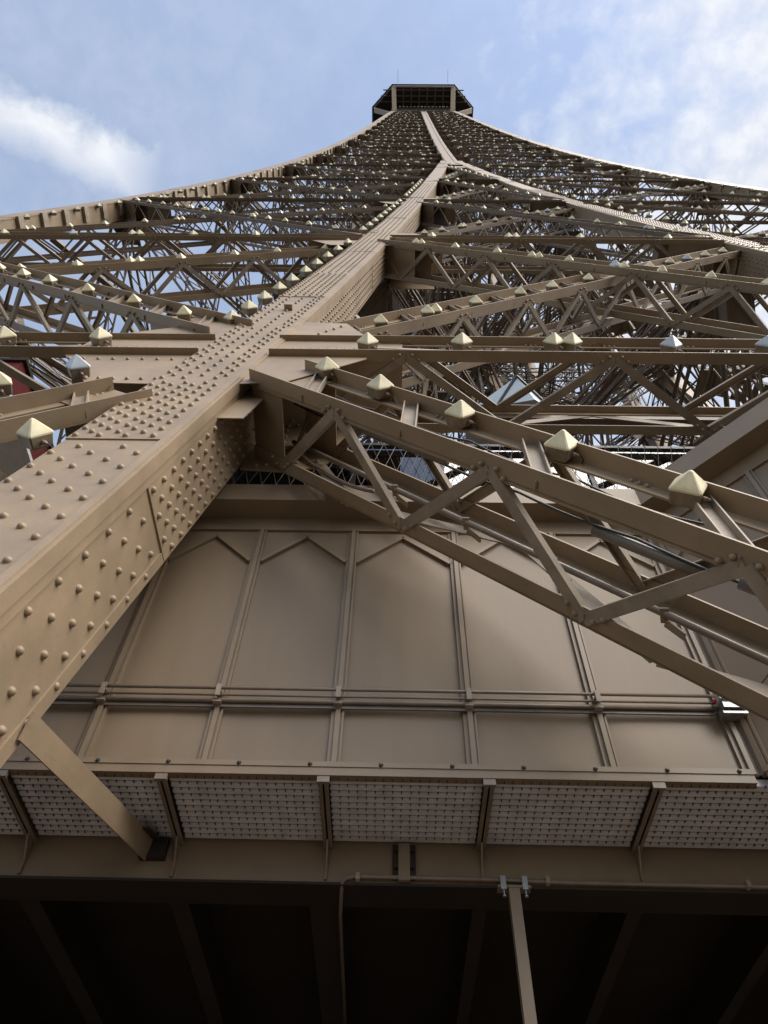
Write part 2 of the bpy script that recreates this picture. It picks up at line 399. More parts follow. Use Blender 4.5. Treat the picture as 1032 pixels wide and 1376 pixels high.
# inner faces of the four legs, and the horizontal bracing between them
inner = MB()
for k in range(4):
    a = k*math.pi/2; c, s = math.cos(a), math.sin(a); rot = np.array([[c, -s, 0], [s, c, 0], [0, 0, 1.0]]); ctr = V3(CX, CY, 0)
    q = lambda x, y, z: rot @ V3(x, y, z)+ctr
    for i in range(1, 5):
        z0, z1 = LEV[i], LEV[i+1]
        for sg in (-1, 1):
            n_ = rot @ V3(-sg, 0, 0)
            A = lambda z: q(sg*Gg(z), -Hh(z)+GD+0.55, z); B = lambda z: q(sg*Gg(z), -Gg(z), z)
            for P0, P1 in ((A(z1), B(z1)), (A(z0+1), B(z1-1)), (A(z1-1), B(z0+1)))+(((A(z0), B(z0)),) if i == 1 else ()):
                if np.linalg.norm(P1-P0) < 2: continue
                m = beam(P0, P1, n_, 0.7, 0.7, 0.09, 0, None, pitch=2.0, endp=1.0, face_lace='x'); inner.raw(m.v, m.f)
    # horizontal cross bracing at every level
    for i in range(1, len(LEV)-1):
        z = LEV[i]; g = max(Gg(z), 0.5); h = Hh(z)-0.9
        for P0, P1 in ((q(-h, -h, z), q(-g, -g, z)), (q(-g, -h, z), q(-h, -g, z)), (q(-g, -h, z), q(g, -g, z)), (q(g, -h, z), q(-g, -g, z)), (q(-g, -g, z), q(g, -g, z))):
            m = beam(P0, P1, V3(0, 0, -1), 0.55, 0.5, 0.1, 0, None, pitch=2.4, endp=0, face_lace='x'); inner.raw(m.v, m.f)
    # extra slim ties half way up the lower bays
    for i in range(1, 6):
        z = (LEV[i]+LEV[i+1])/2; g = max(Gg(z), 0.5); h = Hh(z)-0.9
        for P0, P1 in ((q(-h, -h, z), q(-g, -g, z)), (q(-g, -h, z), q(-h, -g, z)), (q(-g, -g, z), q(g, -g, z))):
            inner.strip(P0, P1, V3(0, 0, 1), 0.22, 0.16)
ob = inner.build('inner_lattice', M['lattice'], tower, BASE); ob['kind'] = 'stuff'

# lift guides and stair runs in the middle of the tower
for sx in (-1, 1):
    for sy in (-1, 1):
        m = MB(); x, y = CX+sx*2.1, CY+sy*2.1
        cs = [(x-0.45, y-0.45), (x+0.45, y-0.45), (x+0.45, y+0.45), (x-0.45, y+0.45)]
        for a, b in cs: m.box(a-0.09, a+0.09, b-0.09, b+0.09, 4, TZ)
        z = 5.0; i = 0
        while z < TZ-2:
            for j in range(4):
                a, b = cs[j], cs[(j+1) % 4]
                A, B = V3(*a, z), V3(*b, z+(1.5 if (i+j) % 2 else -1.5)+1.5)
                m.strip(A, B, V3(0.3, 0.5, 1), 0.10, 0.04)
            z += 1.6; i += 1
        m.build('lift_guide_column', M['lattice'], tower, BASE)
for z in np.arange(10, 150, 4.2):
    for sx in (-1, 1):
        MB().box(CX+sx*2.1-0.12, CX+sx*2.1+0.12, CY-2.5, CY+2.5, z, z+0.25).build('lift_guide_tie', M['lattice'], tower, BASE)
        MB().box(CX-2.5, CX+2.5, CY+sx*2.1-0.12, CY+sx*2.1+0.12, z+0.3, z+0.55).build('lift_guide_tie', M['lattice'], tower, BASE)
# zigzag service stair inside each front leg
for sg in (-1, 1):
    m = MB(); z = 7.0; i = 0
    while z < 60:
        x = CX+sg*(Gg(z)+Hh(z))*0.5; y = CY-(Gg(z)+Hh(z))*0.5
        d_ = 1 if i % 2 else -1
        A = V3(x-2.0*d_, y, z); B = V3(x+2.0*d_, y, z+2.6)
        for w_ in (-0.5, 0.5):
            m.strip(A+V3(0, w_, 0), B+V3(0, w_, 0), V3(0, 1, 0), 0.26, 0.03)
            m.tube([A+V3(0, w_, 1.0), B+V3(0, w_, 1.0)], 0.03, 5)
        for q_ in np.linspace(0.05, 0.95, 12):
            P = A+(B-A)*q_; m.box(P[0]-0.13, P[0]+0.13, P[1]-0.5, P[1]+0.5, P[2]-0.02, P[2]+0.02)
        m.box(B[0]-0.6, B[0]+0.6, y-0.6, y+0.6, B[2]-0.05, B[2]); m.box(B[0]-0.05, B[0]+0.05, y-0.6, y-0.5, B[2]-2.5, B[2]+1)
        z += 2.6; i += 1
    m.build('service_stair', M['lattice'], tower, BASE)

# ------------------------------------------------------------------ box girders
def girder_path(fx, fy, z0, z1, step):
    out = []; z = z0
    while z < z1+1e-6: out.append(V3(fx(z), fy(z), z)); z += step
    return out
def girder(name, xf, yf, z0, z1, w, d, step, mat=None, parent=None, tz=None):
    """box girder through the points (xf(z) .. xf(z)+w, yf(z) .. yf(z)+d)"""
    m = MB(); zs = list(np.arange(z0, z1, step))+[z1]; vs = []; fs = []
    for z in zs:
        x, y = xf(z), yf(z)
        vs += [(x, y, z), (x+w, y, z), (x+w, y+d, z), (x, y+d, z)]
    for i in range(len(zs)-1):
        b = 4*i
        for j in range(4): fs.append((b+j, b+(j+1) % 4, b+4+(j+1) % 4, b+4+j))
    fs.append((0, 3, 2, 1)); e = 4*(len(zs)-1); fs.append((e, e+1, e+2, e+3))
    m.raw(vs, fs)
    return m.build(name, mat or M['iron'], parent or tower, BASE)
# the big near girder: left leg, inner corner
LXF = lambda z: CX-Gg(z)-GW
YF = lambda z: CY-Hh(z)
ZJ = 66.5
big = girder('box_girder', lambda z: LXF(z)+0.012, lambda z: YF(z)+0.02, -4.5, ZJ+2, GW-0.034, GD-0.02, 0.8)
big['label'] = 'wide riveted girder rising from the lower left'
def gframe(xf, z):
    """frame on the front plate: point, along, across (+x), outward"""
    e = 0.05
    P = V3(xf(z), YF(z), z); T = unit(V3(xf(z+e)-xf(z-e), YF(z+e)-YF(z-e), 2*e)); X = V3(1, 0, 0)
    X = unit(X-T*np.dot(X, T)); O = unit(np.cross(X, T))
    if O[1] > 0: O = -O
    return P, T, X, O
def plate_front(xf, z0, z1, x0, x1, o0, o1, name, par, step=0.7, mat=None):
    m = MB(); zs = list(np.arange(z0, z1, step))+[z1]; vs = []; fs = []
    for z in zs:
        P = V3(xf(z), YF(z), z); O = gframe(xf, z)[3]
        for (a, b) in ((x0, o0), (x1, o0), (x1, o1), (x0, o1)): vs.append(P+V3(a, 0, 0)+O*b)
    for i in range(len(zs)-1):
        b = 4*i
        for j in range(4): fs.append((b+j, b+4+j, b+4+(j+1) % 4, b+(j+1) % 4))
    e = 4*(len(zs)-1); fs += [(0, 1, 2, 3), (e, e+3, e+2, e+1)]
    m.raw(vs, fs); return m.build(name, mat or M['iron'], par, BASE)
def plate_side(xf, z0, z1, y0, y1, t0, t1, name, par, step=0.7, sx=1):
    """plate on the +x (sx=1) side of the girder; y0..y1 are set back from the front, t0..t1 stand off the side"""
    m = MB(); zs = list(np.arange(z0, z1, step))+[z1]; vs = []; fs = []
    for z in zs:
        P = V3(xf(z)+(GW if sx > 0 else 0), YF(z), z)
        for (a, b) in ((y0, t0), (y1, t0), (y1, t1), (y0, t1)): vs.append(P+V3(sx*b, a, 0))
    for i in range(len(zs)-1):
        b = 4*i
        for j in range(4): fs.append((b+j, b+(j+1) % 4, b+4+(j+1) % 4, b+4+j))
    e = 4*(len(zs)-1); fs += [(0, 3, 2, 1), (e, e+1, e+2, e+3)]
    m.raw(vs, fs); return m.build(name, M['iron'], par, BASE)
rivets = []       # (distance, matrix rows)
def add_rivet(P, X, T, O, par):
    rivets.append((np.linalg.norm(P), P, X, T, O, par))
def riv_front(xf, z0, z1, cols, pitch, o, par, stag=True):
    for ci, x in enumerate(cols):
        z = z0+0.06+(pitch/2 if (stag and ci % 2) else 0)
        while z < z1-0.04:
            P, T, X, O = gframe(xf, z); add_rivet(P+V3(x+random.uniform(-.003, .003), 0, 0)+O*o, X, T, O, par); z += pitch
def riv_side(xf, z0, z1, ys, pitch, t, par, stag=True, sx=1):
    for ci, y in enumerate(ys):
        z = z0+0.06+(pitch/2 if (stag and ci % 2) else 0)
        while z < z1-0.04:
            P, T, X, O = gframe(xf, z); Nn = V3(sx, 0, 0)
            add_rivet(V3(xf(z)+(GW if sx > 0 else 0)+sx*t, YF(z)+y, z), T, np.cross(Nn, T), Nn, par); z += pitch
# front plates of the big girder: (z0, z1, thickness, columns, pitch)
SEAMS = [(-4.4, 4.87, 0.010, (0.05, 0.20, 0.36, 0.55, 0.72), 0.27, 0.0),
         (4.87, 6.62, 0.022, (0.05, 0.15, 0.25, 0.37, 0.47, 0.58, 0.70), 0.165, 0),
         (6.62, 9.35, 0.022, (0.05, 0.13, 0.28, 0.44, 0.62, 0.70), 0.21, 0),
         (9.35, 11.8, 0.022, (0.05, 0.20, 0.44, 0.66, 0.74), 0.22, 0),
         (11.8, 14.6, 0.034, (0.05, 0.15, 0.28, 0.40, 0.52, 0.63, 0.73), 0.17, 0),
         (14.6, 18.4, 0.034, (0.05, 0.17, 0.33, 0.47, 0.62, 0.73), 0.2, 0),
         (18.4, 23.6, 0.044, (0.05, 0.17, 0.31, 0.46, 0.60, 0.73), 0.2, 0)]
for z0, z1, th, cols, pit, _ in SEAMS:
    plate_front(LXF, z0, z1, 0.0, GW-0.05, -0.03, th, 'cover_plate', big)
    riv_front(LXF, z0, z1, [c_*0.93 for c_ in cols], pit, th, big)
zz_ = 23.6; q_ = 0
while zz_ < ZJ:
    z1 = min(zz_+4.6+q_*0.3, ZJ); th = 0.03+0.018*(q_ % 2)
    plate_front(LXF, zz_, z1, 0.0, GW-0.05, -0.03, th, 'cover_plate', big)
    riv_front(LXF, zz_, min(z1, 48), (0.05, 0.19, 0.36, 0.53, 0.69), 0.27, th, big); zz_ = z1; q_ += 1
# corner angles
plate_front(LXF, -4.4, ZJ, GW-0.05, GW+0.012, -0.06, 0.034, 'corner_angle', big)
plate_side(LXF, -4.4, ZJ, -0.02, 0.085, -0.02, 0.040, 'corner_angle', big)
plate_side(LXF, -4.4, ZJ, 0.086, 0.165, -0.02, 0.024, 'corner_angle', big)
plate_side(LXF, -4.4, ZJ, GD-0.09, GD+0.004, -0.02, 0.012, 'corner_angle', big)
for z0, z1, y0, th, ys, pit in [(-4.4, 4.35, 0.17, 0.002, (0.22, 0.38, 0.54, 0.68, 0.79), 0.31), (4.35, 6.7, 0.17, 0.016, (0.22, 0.34, 0.45, 0.56, 0.67, 0.79), 0.20),
                                (6.7, 9.6, 0.17, 0.004, (0.25, 0.45, 0.65, 0.79), 0.25), (9.6, 12.6, 0.17, 0.018, (0.22, 0.34, 0.46, 0.58, 0.70, 0.79), 0.19),
                                (12.6, 17.6, 0.17, 0.006, (0.22, 0.36, 0.50, 0.64, 0.78), 0.22), (17.6, 24.5, 0.17, 0.018, (0.22, 0.34, 0.46, 0.58, 0.70, 0.79), 0.2)]:
    plate_side(LXF, z0, z1, y0, GD-0.005, -0.02, th, 'web_plate', big)
    riv_side(LXF, z0, z1, ys, pit, th, big)
plate_side(LXF, 24.5, ZJ, 0.17, GD-0.005, -0.02, 0.008, 'web_plate', big); riv_side(LXF, 24.5, 40, (0.22, 0.38, 0.54, 0.70, 0.79), 0.26, 0.008, big)
# the matching girder across the gap
RXF = lambda z: CX+Gg(z)
mir = girder('box_girder', lambda z: RXF(z)+0.022, lambda z: YF(z)+0.02, -4.5, ZJ+2, GW-0.034, GD-0.02, 0.8)
mir['label'] = 'riveted girder curving in from the right to the junction'
zz_ = -4.4; q_ = 0
while zz_ < ZJ:
    z1 = min(zz_+4.9, ZJ); th = 0.016+0.016*(q_ % 2)
    plate_front(RXF, zz_, z1, 0.05, GW, -0.03, th, 'cover_plate', mir)
    if zz_ > 4: riv_front(RXF, zz_, min(z1, 44), (0.10, 0.21, 0.34, 0.47, 0.60, 0.72), 0.24, th, mir)
    zz_ = z1; q_ += 1
plate_front(RXF, -4.4, ZJ, -0.006, 0.045, -0.06, 0.012, 'corner_angle', mir)
plate_side(RXF, -4.4, ZJ, 0.0, 0.12, -0.02, 0.022, 'corner_angle', mir, sx=-1)
plate_side(RXF, -4.4, ZJ, 0.125, GD-0.005, -0.02, 0.008, 'web_plate', mir, sx=-1)
riv_side(RXF, 9, 30, (0.2, 0.3, 0.42, 0.54, 0.66, 0.78), 0.22, 0.008, mir, sx=-1)
# merged spine above the junction
sp_ = girder('spine_girder', lambda z: CX-GW*0.72, lambda z: YF(z)+0.02, ZJ, TZ-1.5, GW*1.44, GD*0.9, 2.2)
plate_front(lambda z: CX-GW*0.72, ZJ, TZ-1.5, 0.05, 0.36, -0.03, 0.03, 'cover_plate', sp_, 2.0)
plate_front(lambda z: CX-GW*0.72, ZJ, TZ-1.5, GW*1.44-0.36, GW*1.44-0.05, -0.03, 0.03, 'cover_plate', sp_, 2.0)
m = MB(); P, T, X, O = gframe(lambda z: CX, 68.2)
plate_front(lambda z: CX-0.95, 62.5, 69.5, 0.0, 1.9, -0.10, 0.0, 'gusset_plate', sp_, 1.0)
# tower corner girders and the other faces' girders
for k in range(4):
    a = k*math.pi/2; c, s = math.cos(a), math.sin(a); rot = np.array([[c, -s, 0], [s, c, 0], [0, 0, 1.0]])
    def gm(fx, fy, z0, z1, w, d, nme, step=2.0):
        m = MB(); zs = list(np.arange(z0, z1, step))+[z1]; vs = []; fs = []
        for z in zs:
            x, y = fx(z), fy(z)
            vs += [rot @ V3(x+a_, y+b_, z)+V3(CX, CY, 0) for a_, b_ in ((0, 0), (w, 0), (w, d), (0, d))]
        for i in range(len(zs)-1):
            b = 4*i
            for j in range(4): fs.append((b+j, b+(j+1) % 4, b+4+(j+1) % 4, b+4+j))
        fs.append((0, 3, 2, 1)); e = 4*(len(zs)-1); fs.append((e, e+1, e+2, e+3)); m.raw(vs, fs)
        return m.build(nme, M['iron'], tower, BASE)
    cg = gm(lambda z: -Hh(z), lambda z: -Hh(z)+0.005, -5, TZ, GW, GW, 'corner_girder')
    gm(lambda z: -Gg(z)-GW, lambda z: -Gg(z)-GW, 4, ZJ, GW, GW, 'inner_girder')
    if k:
        gm(lambda z: -Gg(z)-GW, lambda z: -Hh(z), -5, ZJ+2, GW, GD, 'box_girder', 2.2); gm(lambda z: Gg(z), lambda z: -Hh(z), -5, ZJ+2, GW, GD, 'box_girder', 2.2)
        gm(lambda z: -GW*0.72, lambda z: -Hh(z), ZJ, TZ, GW*1.44, GD, 'spine_girder', 3.0)
# edge plates with bracket studs along the two front corner girders
for sx in (-1, 1):
    xe = (lambda z: CX-Hh(z)-0.03) if sx < 0 else (lambda z: CX+Hh(z)-GW-0.03)
    z = 22.0; m = MB(); m2 = MB()
    while z < 100:
        P = V3(xe(z), YF(z), z); O = gframe(xe, z)[3]
        T = gframe(xe, z)[1]
        x_in = GW+0.05 if sx < 0 else 0.0
        m.bar(P-T*0.16, P+T*0.16, V3(1, 0, 0), O, x_in-0.02, x_in+0.10, -0.55, 0.05)
        z += 1.35+z*0.004
    m.build('edge_bracket', M['old'], tower, BASE)['kind'] = 'stuff'
    for z0 in np.arange(20, 158, 7.5):
        plate_front(xe, z0, z0+7.45, 0.0, GW+0.06, -0.02, 0.03+0.01*((z0//7.5) % 2), 'cover_plate', tower, 2.4)
# nearest 300 rivets singly, the rest joined per girder
rivets.sort(key=lambda q: q[0])
def in_view(P):
    d = P@V3(*fwd)
    if d <= 0.3: return False
    x = 516+F_PX*(P@V3(*RGT))/d; y = 688-F_PX*(P@V3(*UPV))/d
    return -20 < x < 1052 and -20 < y < 1400
vis = [q for q in rivets if in_view(q[1])]
for q in vis[:300]:
    _, P, X, T, O, par = q
    mt = Matrix(((X[0], T[0], O[0], P[0]-BASE[0]), (X[1], T[1], O[1], P[1]-BASE[1]), (X[2], T[2], O[2], P[2]-BASE[2]), (0, 0, 0, 1)))
    inst(rme, 'rivet', par, mt)
for par in (big, mir):
    m = MB()
    for q in vis[300:]:
        if q[5] is not par: continue
        _, P, X, T, O, _p = q
        m.raw(P+RV6n[:, :1]*X+RV6n[:, 1:2]*T+RV6n[:, 2:3]*O, RF6)
    if m.v:
        o_ = m.build('small_rivets', M['iron'], par, BASE, True); o_['kind'] = 'stuff'

# gusset plates on the face plane at the nodes of the big girder
def gusset(pts, o0, o1, name='gusset_plate', par=None, rv=0.2):
    """polygon given as (x, z) on the front face"""
    z = sum(p_[1] for p_ in pts)/len(pts); O = gframe(LXF, z)[3]
    P = [V3(x, YF(zz), zz) for x, zz in pts]; n = len(P); m = MB()
    m.raw([p_+O*o0 for p_ in P]+[p_+O*o1 for p_ in P], [tuple(range(n))[::-1], tuple(range(n, 2*n))]+[(i, (i+1) % n, n+(i+1) % n, n+i) for i in range(n)])
    g = m.build(name, M['iron'], par or big, BASE)
    return g
def node_gussets(z, w_l, w_r):
    xl, xr = LXF(z), LXF(z)+GW
    gl = gusset([(xl+0.1, z-1.65), (xl-w_l*0.55, z-1.6), (xl-w_l, z-0.45), (xl-w_l, z+0.55), (xl-0.35, z+1.5), (xl+0.25, z+1.6)], -0.012, -0.004)
    gr = gusset([(xr-0.1, z-1.6), (xr+0.35, z-1.5), (xr+w_r, z-0.5), (xr+w_r, z+0.55), (xr+0.75, z+1.55), (xr+0.05, z+1.65)], -0.012, -0.004)
    return gl, gr
for z, wl, wr in ((8.2, 1.5, 1.1), (21.8, 1.4, 1.2), (36.8, 1.3, 1.0)): node_gussets(z, wl, wr)
# rivet rows on the near left gusset, flat stiffener plates behind the node
extra = MB()
def rivrow(a, b, n, o=0.0):
    for i in range(n):
        x = a[0]+(b[0]-a[0])*i/(n-1); z = a[1]+(b[1]-a[1])*i/(n-1); P, T, X, O = gframe(LXF, z)
        P = V3(x, YF(z), z)+O*o; extra.raw(P+RV6n[:, :1]*X*0.9+RV6n[:, 1:2]*T*0.9+RV6n[:, 2:3]*O*0.9, RF6)
rivrow((-3.6, 7.55), (-2.3, 7.55), 9); rivrow((-3.1, 6.72), (-2.25, 6.72), 7); rivrow((-3.5, 7.4), (-3.1, 6.75), 5)
rivrow((-3.6, 8.1), (-2.1, 8.1), 14); rivrow((-1.2, 8.1), (-0.3, 8.1), 10); rivrow((-1.0, 9.0), (-0.75, 9.5), 4)
extra.build('small_rivets', M['iron'], big, BASE, True)['kind'] = 'stuff'
# deep node box behind the joint (dark pocket under the girder)
def node_box(z, xo, wd, hd, name='node_box'):
    m = MB(); x0 = LXF(z)+GW; y = YF(z)
    m.box(x0+0.02, x0+xo, y+0.12, y+0.135, z-hd*0.6, z-0.45); m.box(x0+0.02, x0+xo, y+0.9, y+0.92, z-hd, z+hd*0.7)
    m.box(x0+0.02, x0+xo, y+0.14, y+0.9, z-0.47, z-0.45)
    m.build(name, M['iron'], big, BASE)
for z, xo, hd in ((21.8, 1.25, 1.6), (36.8, 1.0, 1.4), (51.2, 0.8, 1.2)): node_box(z, xo, 0.8, hd)
m = MB()                                          # inner gusset under the first node, in the rear plane of the girder
zc = 7.4; xr = LXF(zc)+GW; yb = YF(zc)+GD
pts = [(xr-0.05, 6.28), (xr+0.40, 6.22), (xr+0.75, 6.35), (xr+1.0, 6.9), (xr+0.8, 8.4), (xr-0.05, 8.6)]
P = [V3(x, YF(z)+GD-0.01, z) for x, z in pts]; n = len(P)
m.raw(P+[p_+V3(0, 0.02, 0) for p_ in P], [tuple(range(n)), tuple(range(n, 2*n))[::-1]]+[(i, n+i, n+(i+1) % n, (i+1) % n) for i in range(n)])
m.build('gusset_plate', M['iron'], big, BASE)
m = MB()
for (a, b, nn) in (((xr+0.1, 6.36), (xr+0.7, 6.48), 7), ((xr+0.15, 6.75), (xr+0.8, 7.1), 8), ((xr+0.3, 6.5), (xr+0.25, 7.8), 8)):
    for i in range(nn):
        x = a[0]+(b[0]-a[0])*i/(nn-1); z = a[1]+(b[1]-a[1])*i/(nn-1); Pq = V3(x, YF(z)+GD-0.012, z)
        m.raw(Pq+RV6n[:, :1]*V3(1, 0, 0)+RV6n[:, 1:2]*V3(0, 0, 1)+RV6n[:, 2:3]*V3(0, -1, 0), RF6)
m.build('small_rivets', M['iron'], big, BASE, True)['kind'] = 'stuff'
m = MB(); z = 6.3; m.bar(V3(LXF(5.6)+GW, YF(5.6)+0.20, 5.9), V3(LXF(7)+GW, YF(7)+0.20, 7.1), V3(1, 0, 0), V3(0, 1, 0), 0.0, 0.28, 0, 0.012)
m.build('stiffener_plate', M['iron'], big, BASE)
m = MB(); P, T, X, O = gframe(LXF, 10.6); m.bar(P+X*0.36+O*0.022, P+X*0.36+T*0.16+O*0.022, X, O, 0, 0.12, 0, 0.09); m.build('cleat', M['old'], big, BASE)

# ------------------------------------------------------------------ top platform
ZP = 165.0; HF, CF = 9.7, 5.9
def octo(h, c_): return [(-c_, -h), (c_, -h), (h, -c_), (h, c_), (c_, h), (-c_, h), (-h, c_), (-h, -c_)]
tp = bpy.data.objects.new('top_platform', None); col.objects.link(tp); tp.parent = tower
def prism(pa, za, pb, zb, mat, name, par, flip=False):
    m = MB(); n = len(pa)
    m.raw([V3(CX+x, CY+y, za) for x, y in pa]+[V3(CX+x, CY+y, zb) for x, y in pb], [tuple(range(n))[::-1], tuple(range(n, 2*n))]+[(i, (i+1) % n, n+(i+1) % n, n+i) for i in range(n)])
    return m.build(name, mat, par, BASE)
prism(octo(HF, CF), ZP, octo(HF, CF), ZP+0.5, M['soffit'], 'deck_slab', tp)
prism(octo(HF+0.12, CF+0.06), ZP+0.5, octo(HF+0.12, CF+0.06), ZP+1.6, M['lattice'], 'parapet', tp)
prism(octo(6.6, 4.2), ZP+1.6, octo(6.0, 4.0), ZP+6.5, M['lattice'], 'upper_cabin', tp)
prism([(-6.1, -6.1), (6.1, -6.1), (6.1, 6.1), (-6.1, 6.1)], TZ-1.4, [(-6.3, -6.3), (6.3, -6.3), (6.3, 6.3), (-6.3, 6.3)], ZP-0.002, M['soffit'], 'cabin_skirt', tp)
for sx in (-1, 1):
    m = MB(); A, B = V3(CX+sx*5.55, CY-6.2, TZ-1.2), V3(CX+sx*5.75, CY-HF+0.1, ZP-0.05)
    m.bar(A, B, V3(1, 0, 0), V3(0, 0.6, -0.8), -0.42, 0.42, -0.3, 0.3); m.build('corbel', M['iron'], tp, BASE)
    m = MB(); A, B = V3(CX+sx*6.2, CY-5.6, TZ-1.2), V3(CX+sx*(HF-0.1), CY-5.75, ZP-0.05)
    m.bar(A, B, V3(0, 1, 0), V3(0, 0, 1), -0.42, 0.42, -0.45, 0.35); m.build('corbel', M['iron'], tp, BASE)
    m = MB(); m.tube([V3(CX+sx*5.0, CY-HF, ZP+1), V3(CX+sx*5.0, CY-HF-0.2, ZP+7), V3(CX+sx*5.0, CY-HF-2.3, ZP+8)], 0.03, 5); m.build('antenna', M['dark'], tp, BASE)
m = MB()
for x in np.linspace(-5.4, 5.4, 8): m.box(CX+x-0.12, CX+x+0.12, CY-HF+0.2, CY-6.3, ZP-0.32, ZP-0.003)
for y in (-9.2, -8.2, -7.2): m.box(CX-8.6+(-7.2-y)*.4, CX+8.6-(-7.2-y)*.4, CY+y-0.1, CY+y+0.1, ZP-0.22, ZP-0.004)
m.build('floor_joist', M['lattice'], tp, BASE)['kind'] = 'stuff'
m = MB()
for x in np.linspace(-4.5, 4.5, 14): h_ = random.uniform(.3, .9); m.box(CX+x-0.2, CX+x+0.2, CY-6.9, CY-6.35, TZ-0.6, TZ-0.6+h_)
m.build('maintenance_gear', M['greypipe'], tp, BASE)['kind'] = 'stuff'
prism(octo(HF+0.35, CF+0.2), ZP+1.6, octo(HF+0.35, CF+0.2), ZP+1.68, M['dark'], 'handrail', tp)

# ------------------------------------------------------------------ pipes and cables on the near brace
def near_pt(x, z, off): O = gframe(LXF, z)[3]; return V3(x, YF(z), z)-O*off
def along(sx, dx, off, n=12, a=0.0, b=1.0):
    """points parallel to the near falling brace: sx = sideways shift in the face, off = depth"""
    A = V3(-1.15, 0, 7.25); B = V3(6.2, 0, -1.15); out = []
    for i in range(n):
        q_ = a+(b-a)*i/(n-1); P = A+(B-A)*q_; out.append(near_pt(P[0]+sx*0.75, P[2]+sx*0.66, off))
    return out
MB().tube(along(-0.12, 0, 0.74, a=0.02, b=0.8), 0.026, 8).build('conduit_pipe', M['pipe'], tower, BASE, True)
MB().tube(along(0.06, 0, 0.38, 4, a=0.075, b=0.21), 0.042, 10).build('cable_sleeve', M['greypipe'], tower, BASE, True)
MB().tube(along(0.06, 0, 0.46, 4, a=0.345, b=0.42), 0.042, 10).build('cable_sleeve', M['greypipe'], tower, BASE, True)
MB().tube(along(0.06, 0, 0.42, 4, a=0.44, b=0.56), 0.042, 10).build('cable_sleeve', M['greypipe'], tower, BASE, True)
def sag(pts, amp):
    out = []
    for i in range(len(pts)-1):
        for j in range(6):
            q_ = j/6; P = pts[i]+(pts[i+1]-pts[i])*q_; out.append(P+V3(0, 0.3, -1)*amp*math.sin(math.pi*q_))
    out.append(pts[-1]); return out
MB().tube(sag(along(0.06, 0, 0.40, 9, a=0.0, b=0.75), 0.03), 0.011, 6).build('cable', M['cable'], tower, BASE, True)
MB().tube(sag(along(0.22, 0, 0.20, 7, a=0.03, b=0.6), 0.06), 0.009, 6).build('cable', M['cable'], tower, BASE, True)
MB().tube(sag([near_pt(-0.9, 7.3, 0.4), near_pt(-1.05, 6.9, 0.75), near_pt(-0.75, 6.4, 0.8), near_pt(-0.2, 5.75, 0.76)], 0.05), 0.02, 8).build('cable', M['pipe'], tower, BASE, True)
for a_ in (0.17, 0.25, 0.33, 0.41):
    m = MB(); P = along(-0.12, 0, 0.80, 2, a=a_, b=a_+0.01)[0]; m.bar(P-V3(0, 0, .0), P+V3(-.02, -0.10, 0.03), V3(1, 0, 0), V3(0, 0, 1), -0.03, 0.03, -0.006, 0.006)
    m.bar(P, P+V3(0.10, 0.02, -0.11), V3(0, 1, 0), V3(1, 0, 1), -0.03, 0.03, -0.005, 0.005)
    m.build('pipe_clip', M['old'], tower, BASE)

# ------------------------------------------------------------------ pyramid lamps
def lamp_meshes():
    s = 0.5
    # cap: four-sided pyramid with slightly rounded apex and a short upright rim
    m = MB(); ring = lambda r_, z: [(r_*x, r_*y, z) for x, y in ((1, .16), (.16, 1), (-.16, 1), (-1, .16), (-1, -.16), (-.16, -1), (.16, -1), (1, -.16))]
    def ringsq(r_, z, b=0.12): return [(r_*x, r_*y, z) for x, y in ((1, -1+b), (1, 1-b), (1-b, 1), (-1+b, 1), (-1, 1-b), (-1, -1+b), (-1+b, -1), (1-b, -1))]
    rs = [ringsq(.52, .36), ringsq(.52, .43), ringsq(.47, .50), ringsq(.075, .95, .3), ringsq(.03, .98, .4)]
    vs = [v for q in rs for v in q]; fs = []
    for j in range(len(rs)-1):
        for k in range(8): fs.append((j*8+k, j*8+(k+1) % 8, (j+1)*8+(k+1) % 8, (j+1)*8+k))
    fs.append(tuple(len(rs)*8-8+k for k in range(8))); fs.append(tuple(range(8))[::-1])
    cap = (vs, fs)
    b = MB(); rs = [ringsq(.40, -.16), ringsq(.45, -.08), ringsq(.50, .37)]
    vs = [v for q in rs for v in q]; fs = []
    for j in range(2):
        for k in range(8): fs.append((j*8+k, j*8+(k+1) % 8, (j+1)*8+(k+1) % 8, (j+1)*8+k))
    fs.append(tuple(range(8))[::-1]); fs.append(tuple(16+k for k in range(8))); b.raw(vs, fs)
    g = MB(); g.tube([(.40, 0, .12), (.66, 0, .10)], .085, 8); g.tube([(.66, 0, .10), (.74, 0, .10)], .06, 8)
    w = MB(); w.tube([(.72, 0, .10), (.86, .05, .05), (.9, .12, -.1), (.8, .2, -.25)], .022, 6)
    return cap, (b.v, b.f), (g.v, g.f), (w.v, w.f)
capd, based, glandd, wired = lamp_meshes()
capm = MB().raw(*capd).mesh('cap', M['cream']); capg = MB().raw(*capd).mesh('cap', M['grey_lens']); basem = MB().raw(*based).mesh('base', M['lampbase'])
gland = MB().raw(*glandd).mesh('gland', M['stub'], smooth=True); wirem = MB().raw(*wired).mesh('wire', M['cable'], smooth=True)
